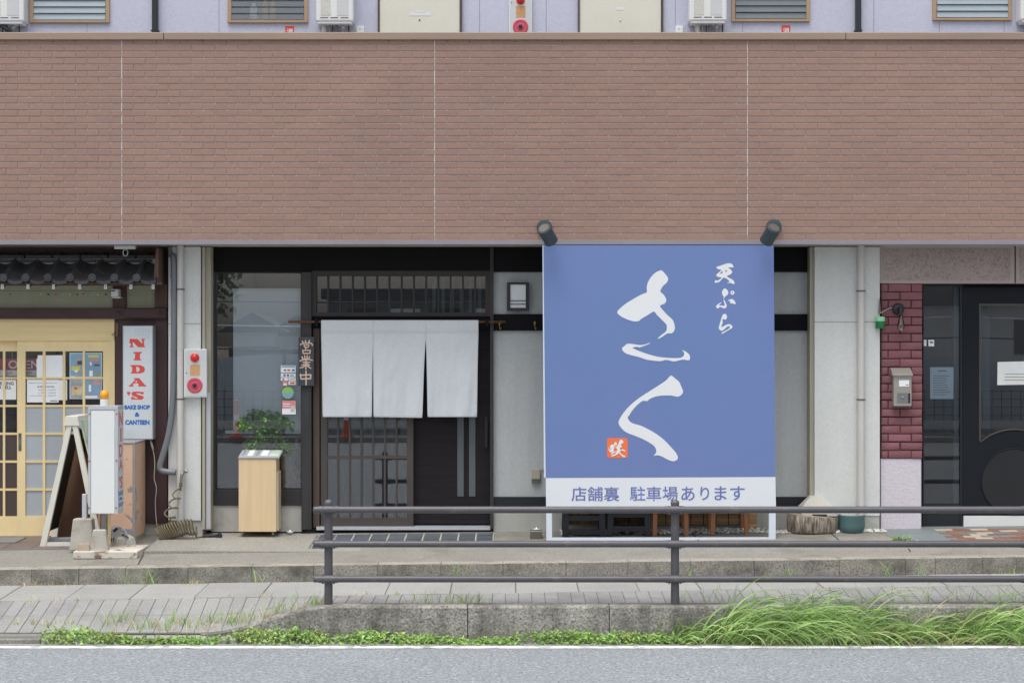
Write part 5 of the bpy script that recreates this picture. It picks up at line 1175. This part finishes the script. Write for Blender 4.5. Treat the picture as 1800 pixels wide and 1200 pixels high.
# garden tap and coiled hose
tap = thing('garden_tap', P(322, 845, -.3), 'chrome garden tap on the white downpipe', 'tap')
c_ = P(322, 832, -.29)
MB().tube([c_+Vector((0, .06, .01)), c_+Vector((.005, -.01, .01))], .015, 12).build('inlet', 'steel', tap, smooth='auto'); MB().tube(crom_open([c_+Vector((.005, -.01, .012)), c_+Vector((-.004, -.035, .0)), c_+Vector((-.012, -.04, -.05)), c_+Vector((-.016, -.04, -.09))], 4), .015, 12).build('spout', 'steel', tap, smooth='auto')
MB().tube([c_+Vector((.02, -.012, .035)), c_+Vector((.05, -.012, .022))], [.012, .022], 8).build('handle', 'steel', tap, smooth='auto'); MB().tube([c_+Vector((-.016, -.04, -.09)), c_+Vector((-.02, -.04, -.135))], [.016, .02], 10).build('hose_coupling', 'hose', tap, smooth='auto')
hs_ = thing('coiled_hose', P(300, 945, -.35), 'brown coiled garden hose heaped below the tap with a black spray nozzle', 'hose')
pts = [c_+Vector((-.02, -.04, -.13)), c_+Vector((-.022, -.045, -.17))]
for i in range(44):
    t = i/43; a = t*2*math.pi*3.0 + 1.2
    pts.append(P(lerp(314, 296, t), lerp(862, 912, t), -.34) + Vector((.062*math.cos(a)*(0.7+.4*t), .045*math.sin(a), .02*math.sin(a))))
NL = 15
for i in range(NL*14):
    t = i/(NL*14-1); a = t*2*math.pi*NL; axx = lerp(286, 343, t**1.5); ay = lerp(941, 926, min(1, t*1.3)); r_ = .075 if t < .8 else .085
    c0 = P(axx, ay, -.40); lean = lerp(.9, .25, t)
    pts.append(c0 + Vector((-r_*lean*math.sin(a)*.9 - .02*(1-t), r_*.75*math.cos(a), r_*.95*math.sin(a) + .0)))
e0 = pts[-1]
hg = z_fc(X(350, -.3), -.3)+.03
pts += [Vector((X(346, -.33), -.36, hg)), Vector((X(356, -.3), -.32, hg+.004))]
MB().tube(pts, .0085, 7).build('hose', 'hose', hs_, smooth=True)
MB().tube([Vector((X(356, -.3), -.32, hg+.004)), Vector((X(362, -.3), -.31, hg+.008)), Vector((X(382, -.3), -.30, hg+.010)), Vector((X(384, -.3), -.30, hg+.012))], [.011, .018, .017, .021], 12).build('nozzle_grip', 'black_rubber', hs_, smooth='auto')
MB().lathe([(.024, .01), (.033, 0), (.033, -.012), (.022, -.016), (.006, -.012)], (X(386, -.3), -.315, hg+.012), 18, 'y').build('nozzle_head', 'black_rubber', hs_, smooth='auto')
# small fittings under the canopy
cm = thing('wall_light', P(202, 522, -.05), 'small square white lamp housing on the short post under the tiled canopy', 'lamp')
R('housing', 195, 508, 208, 521.5, -.12, .12, 'white_enamel', cm, mod=.004); R('bottom_lip', 197.5, 521.5, 211, 524, -.13, .12, 'white_grey', cm); R('tape', 195.5, 510, 202, 512, -.1225, .003, 'ink', cm)
hk = thing('ring_hook', P(219, 450, -.5), 'white steel bracket with a ring hanging under the parapet edge', 'hook')
R('plate', 201, 432, 237, 437.5, -.55, .06, 'white_grey', hk); MB().tube([P(220.5, 444, -.53)+Vector((4.2*k(-.5)*math.cos(a), 0, 6*k(-.5)*math.sin(a))) for a in [2*math.pi*i/20 for i in range(21)]], .007, 8, cap=False).build('ring', 'steel', hk, smooth=True)
fl_ = thing('string_lights', P(110, 515, -.1), 'string of small coloured ornaments hanging below the canopy rafters', 'string lights')
MB().tube(crom_open([P(-30, 510, -.1), P(15, 511, -.1), P(60, 511.5, -.1), P(105, 512, -.1), P(150, 511.5, -.1), P(195, 512, -.1)], 4), .0022, 5).build('wire', 'green_dark', fl_)
for i_, q in enumerate((18, 45, 72, 85, 98, 111, 123, 136, 146, 160, 172, 186)):
    MB().tube([P(q, 511.5, -.1), P(q+rnd.uniform(-1, 1), 515, -.1)], .002, 5).build('drop', 'cable_grey', fl_)
    MB().lathe([(.002, 0), (.012, .008), (.010, .016), (.002, .022)], P(q, 519, -.1), 8).build('ornament', ('post_orange', 'green_pale', 'chalk_yellow', 'green_dark')[i_ % 4], fl_)
lt = thing('door_latch', P(202, 590, 0), 'rusty iron latch at the top right corner of the wooden door', 'latch')
R('plate', 203, 568, 207.5, 591, YL-.036, .02, 'stem', lt); MB().tube([P(204, 583, YL-.05), P(196, 589, YL-.05), P(203, 590, YL-.05)], .004, 6).build('catch', 'black_pipe', lt)
dp = thing('door_pull', P(34.5, 790, 0), 'rusty steel pull plate on the wooden sliding door stile', 'handle')
R('plate', 32.3, 761, 37.5, 792, YL-.014, .006, 'steel_dark', dp); R('grip', 34, 770, 36, 782, YL-.017, .005, 'steel', dp)
dm_ = thing('door_mat', (X(20, -.2), -.2, z_fc(X(20), -.2)), 'grey door mat in front of the wooden sliding doors', 'mat')
MB().hexa([(X(-60, -.1), -.42, z_fc(X(0), -.4)+.004), (X(28, -.4), -.42, z_fc(X(0), -.4)+.004), (X(46, -.1), -.10, z_fc(X(0), -.1)+.004), (X(-60, -.1), -.10, z_fc(X(0), -.1)+.004)], [(X(-60, -.1), -.42, z_fc(X(0), -.4)+.018), (X(28, -.4), -.42, z_fc(X(0), -.4)+.018), (X(46, -.1), -.10, z_fc(X(0), -.1)+.018), (X(-60, -.1), -.10, z_fc(X(0), -.1)+.018)]).build('mat_pile', 'grey_pvc', dm_)
# papers behind the sliding door glass
YQ = YL + .0600
o1 = thing('open_sign', P(36, 661, YQ), 'red and white OPEN board hanging behind the sliding door panes', 'sign')
R('red_panel', -6, 630, 70, 650.5, YQ+.04, .004, 'red_print', o1); R('white_panel', -6, 650.5, 70, 661, YQ+.04, .004, 'paper', o1); text('open_lettering', 'OPEN', 14.5, 633, 69, 648, YQ+.0385, 'print_white', o1, 0.02)
text('small_lettering', 'A.M', 12, 653.5, 21, 657, YQ+.0385, 'ink', o1); text('small_lettering', 'P.M', 47, 653.5, 55, 657, YQ+.0385, 'ink', o1); MB().tube([P(21.5, 618, YQ+.042), P(21.5, 630, YQ+.04)], .003, 6).build('cord', 'cable_grey', o1)
o2 = thing('ring_bell_notice', P(10, 702, YQ), 'white notice about ringing the bell behind the left door panes', 'notice')
R('sheet', -24, 667.5, 28.5, 702, YQ, .002, 'paper', o2); text('bold_lettering', 'PLEASE RING', -20, 670.5, 24, 676.5, YQ-.0012, 'ink', o2, 0.02); text('bold_lettering', 'DOOR BELL', -20, 677.5, 20, 683.5, YQ-.0012, 'ink', o2, 0.02)
YQ2 = YL + .0052
o3 = thing('blank_paper', P(85, 662, YQ2), 'blank white paper with a torn corner behind the upper door panes', 'paper')
poly_px(MB(), [(64.5, 664), (110.2, 664), (110.2, 624), (80, 624.5), (66.5, 624), (66, 629), (64, 632)], YQ2, .002).build('sheet', 'paper', o3)
o4 = thing('business_hours_notice', P(75, 707, YQ2), 'white printed business hours notice behind the door panes', 'notice')
R('sheet', 47.5, 667, 103, 707, YQ2-.0005, .002, 'paper', o4); R('back_sheet', 100, 667.5, 118, 703, YQ2+.0008, .001, 'paper_cream', o4)
text('heading', 'BUSINESS HOURS', 66, 678, 95.5, 681, YQ2-.0016, 'ink', o4, .01)
for q, s in enumerate(('10:00 AM - 10:00 PM', '11:00 AM - 10:00 PM', '9:00 AM - 10:00 PM')): text('hours_line', s, 67.5, 684+q*5, 98.5, 686.3+q*5, YQ2-.0016, 'ink_grey', o4)
text('top_line', 'OPERATING HOURS NOTICE', 50, 672, 100, 673.8, YQ2-.0016, 'ink_grey', o4); R('signature', 88, 703.5, 101, 704.8, YQ2-.0016, .0005, 'ink', o4); R('squiggle', 52, 695, 68, 695.7, YQ2-.0016, .0005, 'sticker_blue', o4)
o5 = thing('house_poster', P(150, 701, YQ2), 'colour poster with blue houses behind the right door panes', 'poster')
R('sheet', 122.5, 620, 179, 701, YQ2, .002, 'paper', o5)
bits = [(123.5, 621, 178, 661, 'sticker_blue'), (132, 627, 145, 662, 'photo_grey'), (150, 632, 178, 662, 'roof_blue'), (136, 634, 144, 641, 'house_roof'), (158, 636, 161, 642, 'paper'), (165, 640, 175, 643, 'house_roof'), (125.5, 643.5, 140, 651, 'chalk_yellow'), (131, 650, 137, 654, 'paper'), (155, 624, 174, 628, 'chalk_yellow'), (158, 630, 174, 634.5, 'sticker_pink'), (157, 651, 163, 661, 'paper'), (166, 653, 178, 661, 'photo_grey'), (123.5, 665, 178, 700, 'photo_grey'), (126, 678, 145, 694, 'photo_warm'), (130, 680, 136, 684, 'red_print'), (151, 671, 178, 693, 'roof_blue'), (156, 676, 160, 688, 'paper'), (163, 672, 176, 676, 'sticker_pink'), (145, 695.5, 171, 699.5, 'paper')]
for i_, (a, b, c_, d_, mm) in enumerate(bits): R('picture_patch', a, b, c_, d_, YQ2-.0006-.0003*i_, .0004, mm, o5)

# ================================================================== upstairs fittings
def heater(px0, px1, pyb, label):
    y = YU-.19; s = thing('water_heater', P((px0+px1)/2, pyb, YU), label, 'water heater', 'gas water heaters on the upper wall'); w_ = px1-px0; q = lambda u: px0+w_*u
    R('case', px0, -110, px1, pyb-4, y, .19, 'white_enamel', s, mod=.02); R('bottom_lip', px0+3, pyb-5, px1-3, pyb, y+.01, .17, 'white_enamel', s, mod=.008)
    R('grille_strip', q(.13), -60, q(.39), pyb-15, y-.003, .006, 'pale_grille', s); R('side_strip', q(.56), -60, q(.87), pyb-15, y-.003, .006, 'white_grey', s)
    for a in (.12, .39, .66): R('vent_slot', q(a), pyb-11.6, q(a+.21), pyb-10.2, y-.002, .006, 'black_pipe', s)
    for a, r_, mm in ((.22, .026, 'white_pvc'), (.36, .010, 'steel'), (.45, .006, 'black_pipe'), (.55, .018, 'grey_pvc'), (.72, .014, 'steel'), (.88, .008, 'black_pipe')):
        MB().tube([P(q(a), pyb-3, y+.1), P(q(a), pyb+40, y+.1)], r_, 10).build('pipe', mm, s, smooth='auto')
    MB().tube([P(q(.73), pyb+4, y+.1), P(q(.73), pyb+9, y+.1)], .022, 10).build('valve', 'white_pvc', s, smooth='auto')
heater(-26, 42, 42.5, 'white water heater at the top left corner of the upper wall'); heater(555, 621, 42.5, 'white water heater between the louvre window and the left cream door')
heater(1211.5, 1278, 41.5, 'white water heater right of the right cream door'); heater(1794, 1860, 40, 'white water heater cut off at the top right corner')
hp = thing('heater_hose', P(5, 55, YU), 'black insulated pipe slanting below the top left water heater', 'pipe')
MB().tube(crom_open([P(-12, 38, YU-.12), P(3, 46, YU-.14), P(15, 54, YU-.14), P(24, 66, YU-.1)], 4), .022, 10).build('pipe', 'black_pipe', hp, smooth=True)
def upipe(px_, label):
    s = thing('rain_pipe', P(px_, 100, YU), label, 'pipe', 'black rain pipes on the upper wall')
    R('pipe', px_-5, -150, px_+5, 100, YU-.07, .07, 'black_pipe', s, mod=.012); R('pipe_foot', px_-6.5, 52.5, px_+6.5, 55, YU-.075, .075, 'black_pipe', s)
upipe(271.5, 'black rain pipe on the lilac wall between the two left louvre windows'); upipe(1509.5, 'black rain pipe on the lilac wall between the two right louvre windows')
def xsign(px0, py0, label):
    s = thing('extinguisher_sign', P(px0+7.5, py0+40, YU), label, 'sign', 'red extinguisher signs on the upper wall')
    R('plate', px0, py0, px0+15.5, py0+46, YU-.004, .004, 'nida_red', s); text('sign_lettering', '消', px0+2.5, py0+4, px0+13.5, py0+15, YU-.0052, 'print_white', s, .02); text('sign_lettering', '火', px0+2.5, py0+18, px0+13.5, py0+29, YU-.0052, 'print_white', s, .02)
xsign(501.3, 46.3, 'red extinguisher sign under the second louvre window from the left'); xsign(1373.8, 45, 'red extinguisher sign under the third louvre window from the left')
def ubox(px0, label):
    s = thing('door_bell', P(px0+6.5, 62, YU), label, 'switch box', 'switch boxes beside the upstairs doors'); R('cover', px0, 46.5, px0+13.5, 66, YU-.02, .02, 'paper_cream', s, mod=.003); MB().lathe([(.006, 0), (.005, -.004)], P(px0+6.5, 51, YU-.02), 8, 'y').build('button', 'hooks', s)
ubox(626.5, 'small cream switch box left of the left cream upstairs door'); ubox(1187, 'small cream switch box right of the right cream upstairs door')
def stuff_in_window(spec):
    for (nm, px_, py_, wd, ht, m, lb) in spec:
        s = thing(nm, P(px_, py_, YU-.006), lb, 'bottle', 'bottles behind the upstairs louvre glass'); z0 = P(px_, py_, YU).z; r_ = wd*k(YU)/2
        MB().lathe([(r_*.9, 0), (r_, .01), (r_, ht*k(YU)*.7), (r_*.5, ht*k(YU)*.85), (r_*.45, ht*k(YU))], (X(px_, YU), YU-.0055, z0), 12).build('bottle_body', m, s, smooth='auto')
        for o in s.children: o.scale = (1, .08, 1)
stuff_in_window([('detergent_bottle', 446, 34, 14, 28, 'bottle_white', 'pale bottle behind the second louvre window, leftmost of three'), ('detergent_bottle', 466, 34, 10, 34, 'bottle_yellow', 'yellow bottle behind the second louvre window, middle of three'), ('detergent_bottle', 480, 34, 10, 34, 'bottle_yellow', 'yellow bottle behind the second louvre window, rightmost of three'),
                 ('detergent_bottle', 1670, 28, 10, 30, 'bottle_blue', 'pale blue bottle behind the right louvre window')])

# ================================================================== plants on the ground
rg = random.Random(21)
wd_ = MB()
def wz(x):  # height of the weed cushion over the road edge
    h = .026 + .036*max(0, mnoise.noise((x*1.3, 0, 4))+.15) + .05*max(0, mnoise.noise((x*3.7, 5, 4)))
    for (c_, w_, a_) in ((X(115, -3.4), .35, .07), (X(490, -3.4), .45, .05), (X(650, -3.4), .2, .05), (X(1000, -3.4), .35, .055), (X(760, -3.4), .15, .02)): h += a_*math.exp(-((x-c_)/w_)**2)
    return h
n_ = 0
while n_ < 4300:
    x = rg.uniform(X(74, -3.4), X(1225, -3.4)); y = rg.gauss(-3.385, .030)
    if mnoise.noise((x*4.3, 9, 1)) < -.3 and rg.random() < .7: continue
    if y > -3.335 and x > -2.3: y = -3.34 - rg.random()*.03
    h = wz(x)
    z = ROADZ + .008 + h*1.35*(rg.random()**.7) * max(.12, 1 - max(0, -(y+3.40))/.06)
    t = Vector((rg.uniform(-1, 1), rg.uniform(-1, .4), rg.uniform(-.6, .6))).normalized(); nr_ = Vector((rg.uniform(-.6, .6), rg.uniform(-.9, .3), rg.uniform(.2, 1)))
    s_ = t.cross(nr_).normalized(); nr_ = s_.cross(t); L_ = rg.uniform(.022, .054); w2 = L_*rg.uniform(.17, .30); p = Vector((x, y, z))
    wd_.add([p, p+t*L_*.4+s_*w2+nr_*w2*.5, p+t*L_-nr_*L_*.2, p+t*L_*.4-s_*w2+nr_*w2*.5, p+t*L_*.45], [(0,1,4), (4,1,2), (0,4,3), (4,2,3)]); n_ += 1
o = wd_.build('weeds', 'weed_leaf', None, fix=False); tag(o, 'low green weeds along the foot of the concrete wall', 'weeds', kind='stuff')
def blade(mb, p, az_, L_, w_, bend, rise, seg=7, droop=1.0):
    roll = rg.uniform(.2, 1.5)*(1 if rg.random() < .5 else -1); d = Vector((math.cos(az_), math.sin(az_), 0)); s_ = Vector((-d.y, d.x, 0)); ang = rise; q = Vector(p); b = len(mb.v)
    for i in range(seg+1):
        t = i/seg; wl_ = w_*(1-t**1.6)*.5 + .0004
        up_ = d*(-math.sin(ang)) + Vector((0, 0, 1))*math.cos(ang); side_ = s_*math.cos(roll+.6*t) + up_*math.sin(roll+.6*t)
        mb.v.append(tuple(q - side_*wl_)); mb.v.append(tuple(q + side_*wl_))
        q = q + (d*math.cos(ang) + Vector((0, 0, 1))*math.sin(ang))*(L_/seg); ang -= bend/seg*(.4+1.2*t)*droop
    for i in range(seg): mb.f.append((b+2*i, b+2*i+1, b+2*i+3, b+2*i+2))
gr = MB(); gd = MB()
clumps = []
for q in range(46):
    px_ = 1190 + q*17.0 + rg.uniform(-9, 9); clumps.append((X(px_, -3.4), rg.uniform(-3.43, -3.345), rg.uniform(-.10, .16), rg.uniform(.75, 1.2)))
for q in range(14): clumps.append((X(rg.uniform(1240, 1420), -3.4), rg.uniform(-3.42, -3.35), rg.uniform(-.1, .2), rg.uniform(.9, 1.25)))
for q in range(8): clumps.append((X(rg.uniform(1700, 1800), -3.4), rg.uniform(-3.42, -3.35), rg.uniform(-.1, .2), rg.uniform(.9, 1.25)))
for q in range(1550):
    cx_, cy_, la, lk = clumps[rg.randrange(len(clumps))]
    x = cx_+rg.gauss(0, .025); y = min(-3.337, cy_+rg.gauss(0, .012)); left = x < X(1222, -3.4)
    a = rg.gauss(-.12+la, .22) if rg.random() < .84 else math.pi + rg.gauss(0, .5)
    L_ = rg.uniform(.34, .88)*lk*(.5 if left else 1); rise = rg.uniform(.55, 1.3)
    if X(1500, -3.4) < x < X(1650, -3.4): L_ *= .75
    if math.cos(a) < 0: L_ *= .55
    blade(gr, (x, y, ROADZ), a, L_, rg.choice((.006, .008, .011, .014, .017)), rg.uniform(1.6, 3.6), rise, 10)
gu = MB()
for q in range(1500):   # undergrowth coloured dark to paint shaded gaps into the clumps
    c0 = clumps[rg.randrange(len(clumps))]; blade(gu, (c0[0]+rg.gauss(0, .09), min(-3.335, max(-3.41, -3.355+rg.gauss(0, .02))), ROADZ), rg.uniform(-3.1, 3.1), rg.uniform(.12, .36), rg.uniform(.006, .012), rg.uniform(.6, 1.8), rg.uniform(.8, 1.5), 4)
o = gu.build('undergrowth', 'grass_gap_shade', None, fix=False); tag(o, 'low grass coloured darker for the shaded gaps inside the tall clumps at right', 'grass', kind='stuff')
for q in range(90): blade(gd, (X(rg.uniform(1220, 1800), -3.4), rg.uniform(-3.43, -3.36), ROADZ), rg.gauss(-.1, .4), rg.uniform(.35, .75), .006, rg.uniform(1.4, 2.8), rg.uniform(.6, 1.2), 8)
for q in range(220): blade(gd, (X(rg.uniform(1220, 1800), -3.4), rg.uniform(-3.44, -3.36), ROADZ), rg.uniform(-3.1, 3.1), rg.uniform(.06, .3), .004, 1.6, rg.uniform(.3, 1.2), 4)
o = gr.build('tall_grass', 'grass_blade', None, fix=False); tag(o, 'tall arching green grass hanging over the concrete wall at right', 'grass', kind='stuff')
# sparse weeds on the pavement and along the kerb
tw_ = MB()
def tuft(px_, y, n, L0, L1, m_):
    for q in range(n):
        x = X(px_, y)+rg.gauss(0, .035); yy = y+rg.gauss(0, .03); blade(m_, (x, yy, z_sw(x, yy)-.004), rg.uniform(-3.1, 3.1), rg.uniform(L0, L1), rg.uniform(.003, .006), rg.uniform(.2, 1.3), rg.uniform(.9, 1.5), 4)
for px_ in range(190, 560, 16):
    n_ = rg.randrange(4, 20); tuft(px_+rg.uniform(-8, 8), -3.18+rg.uniform(-.10, .10), n_, .05, .18, tw_); tuft(px_+rg.uniform(-8, 8), -3.2+rg.uniform(-.12, .10), n_//2+2, .04, .14, gd)
for px_ in (755, 790, 812, 822, 845, 730): tuft(px_, -3.12, 12, .06, .17, tw_)
for px_, L_ in ((222, .2), (265, .3), (260, .22), (455, .22), (800, .26), (805, .28), (1210, .16), (1380, .13), (1560, .2), (1620, .16), (1785, .2), (1770, .14), (320, .08), (350, .06)): tuft(px_, YK-.03, 9, L_*.5, L_, tw_)
for px_ in (60, 90, 120, 40, 340, 345): tuft(px_, YK-.03, 14, .02, .06, gd)
for px_ in (100, 60, 140, 400, 470, 520, 640, 700): tuft(px_, YG, 10, .02, .07, gd if rg.random() < .5 else tw_)
for px_ in range(1210, 1800, 30): tuft(px_+rg.uniform(-10, 10), -3.13, 8, .06, .22, tw_)
for px_ in (30, 60, 90, 120): tuft(px_, -3.15, 12, .03, .09, gd); tuft(px_, -3.15, 8, .03, .10, tw_)
o = tw_.build('pavement_weeds', 'grass_blade', None, fix=False); tag(o, 'thin grass sprouting from the pavement joints', 'weeds', kind='stuff')
o = gd.build('dry_grass', 'grass_dry', None, fix=False); tag(o, 'dry straw coloured grass between the weeds', 'grass', kind='stuff')
dn = thing('dandelion', P(1585, 952, -.8), 'dandelion with one yellow flower growing from the forecourt crack at right', 'plant')
dl = MB(); yy = -.85; gx = X(1585, yy)
for q in range(46): blade(dl, (gx+rg.gauss(0, .05), yy+rg.gauss(0, .03), z_fc(gx, yy)), rg.uniform(-3.1, 3.1), rg.uniform(.05, .13), .012, 1.3, rg.uniform(.3, 1.2), 4)
dl.build('leaves', 'weed_leaf', dn, fix=False)
c_ = P(1613, 950.5, yy-.02); MB().tube(crom_open([(gx, yy, z_fc(gx, yy)), ((gx+c_.x)/2, yy, c_.z-.02), tuple(c_)], 4), .003, 6).build('stalk', 'weed_leaf', dn)
MB().lathe([(.003, -.008), (.016, -.002), (.018, .003), (.012, .008), (.002, .010)], c_, 12).build('flower', 'yellow_flower', dn, smooth=True)

# ================================================================== across the street (seen only as reflections in the glass)
o = MB().box(-200, 200, -80, -25.6, -.9, -.45).build('far_pavement', 'gutter'); tag(o, kind='structure')
fw = thing('tarp_fence', (0, -27, -.45), 'long fence hung with blue grey sheeting, reflected in the shop window', 'fence')
def tarp(u, v): x = lerp(-30, 30, u); return (x, -27 + .08*math.sin(x*3+v*5)+.05*math.sin(x*7.3), lerp(-.45, 1.55 + .12*math.sin(x*.8), v))
MB().grid(tarp, 160, 10).build('sheeting', 'tarp_blue', fw, smooth=True, fix=False)
for q in range(-10, 11): MB().tube([(q*3, -26.9, -.45), (q*3, -26.9, 1.8)], .04, 8).build('fence_post', 'mesh_dark', fw)
gm = MB()
for q in range(-60, 61): gm.box(q*.25-.008, q*.25+.008, -26.42, -26.40, -.4, .75)
for q in range(6): gm.box(-15, 15, -26.42, -26.40, -.35+q*.21, -.335+q*.21)
mf = thing('mesh_fence', (0, -26.4, -.45), 'low wire mesh fence reflected in the shop window', 'fence'); gm.build('wire_mesh', 'mesh_dark', mf)
MB().box(-15, 15, -26.2, -26.12, -.25, -.05).build('guard_beam', 'white_grey', mf)
def house(x0, y0, w_, d_, h, rh_, wm_, label):
    s = thing('house', (x0, y0, -.45), label, 'house', 'houses across the street'); MB().box(x0-w_/2, x0+w_/2, y0-d_/2, y0+d_/2, -.45, h).build('wall', wm_, s)
    MB().prism([(x0-w_/2-.4, h-.1), (x0+w_/2+.4, h-.1), (x0, h+rh_)], y0-d_/2-.3, y0+d_/2+.3).build('roof', 'house_roof', s)
    for q in (-.25, .25): MB().box(x0+q*w_-.4, x0+q*w_+.4, y0+d_/2, y0+d_/2+.04, h-1.6, h-.5).build('window', 'mesh_dark', s)
house(-7.15, -30, 1.15, 1.6, 2.35, .45, 'house_wall', 'narrow gabled hut across the street, reflected left in the window'); house(-6.05, -31, 1.3, 1.6, 2.25, .5, 'house_wall', 'second narrow gabled hut across the street, reflected right in the window')
house(14, -38, 8, 6, 3.2, 1.6, 'house_wall', 'dark roofed house across the street, reflected in the navy door')
fb = thing('low_building', (-2.2, -36, -.45), 'long flat roofed grey building across the street, reflected in the transom', 'building')
MB().box(-5.6, 1.5, -38, -34, -.45, 3.3).build('wall', 'interior_pale', fb); MB().box(-5.8, 1.7, -38.2, -33.8, 3.3, 3.6).build('roof', 'house_roof', fb)
for q in range(5): MB().box(-5.0+q*1.3, -4.1+q*1.3, -34, -33.95, 1.9, 3.0).build('window', 'house_wall' if q % 2 else 'mesh_dark', fb)
for i_, (za, zb_, yy) in enumerate(((3.05, 3.6, -29), (2.5, 2.75, -28.6), (1.75, 2.3, -28.2), (3.9, 4.4, -29.5))):
    ow = thing('overhead_cable', (0, yy, za), ('highest but one', 'third highest', 'lowest', 'highest')[i_] + ' overhead cable across the street, reflected in the glass', 'cable', 'overhead cables across the street')
    MB().tube([(-40+q*4, yy, lerp(za, zb_, q/20) - .25*math.sin(math.pi*((q*4) % 26)/26)) for q in range(21)], .022, 6).build('wire', 'white_grey' if i_ % 2 else 'mesh_dark', ow)
for i_, (tx, ty, th, tr_) in enumerate(((-11.5, -40, 5.2, 2.4), (-20, -42, 7.5, 3.4), (9.0, -44, 6.5, 3.0))):
    t_ = thing('street_tree', (tx, ty, -.45), ('round tree across the street reflected at the left edge of the window', 'tall broad tree far left across the street', 'bushy tree right across the street')[i_], 'tree', 'trees across the street')
    MB().tube([(tx, ty, -.45), (tx+.1, ty, th*.5), (tx, ty, th*.9)], [.22, .15, .05], 8).build('trunk', 'stem', t_)
    lm = MB(); leaves(lm, [((tx+rg.uniform(-1, 1)*tr_*.6, ty+rg.uniform(-1, 1)*tr_*.6, th+rg.uniform(-.6, .5)*tr_), (tr_*.5, tr_*.5, tr_*.42)) for _ in range(9)], 1500, .28, rg); lm.build('crown', 'tree_leaf', t_, fix=False)
for i_, px_ in enumerate((415, 608)):
    q = X(px_, 0)*(18+25.4)/18
    s = thing('delineator_post', (q, -25.4, -.45), ('orange delineator post reflected in the shop window', 'orange delineator post reflected in the lattice door')[i_], 'post', 'orange posts across the street')
    MB().lathe([(.16, 0), (.16, .05), (.07, .06), (.07, .45)], (q, -25.4, -.45), 14).build('lower_post', 'post_orange', s, smooth='auto'); MB().lathe([(.07, .45), (.07, .58)], (q, -25.4, -.45), 14).build('white_band', 'paper', s, smooth='auto'); MB().lathe([(.07, .58), (.07, .95), (.02, .98)], (q, -25.4, -.45), 14).build('upper_post', 'post_orange', s, smooth='auto')
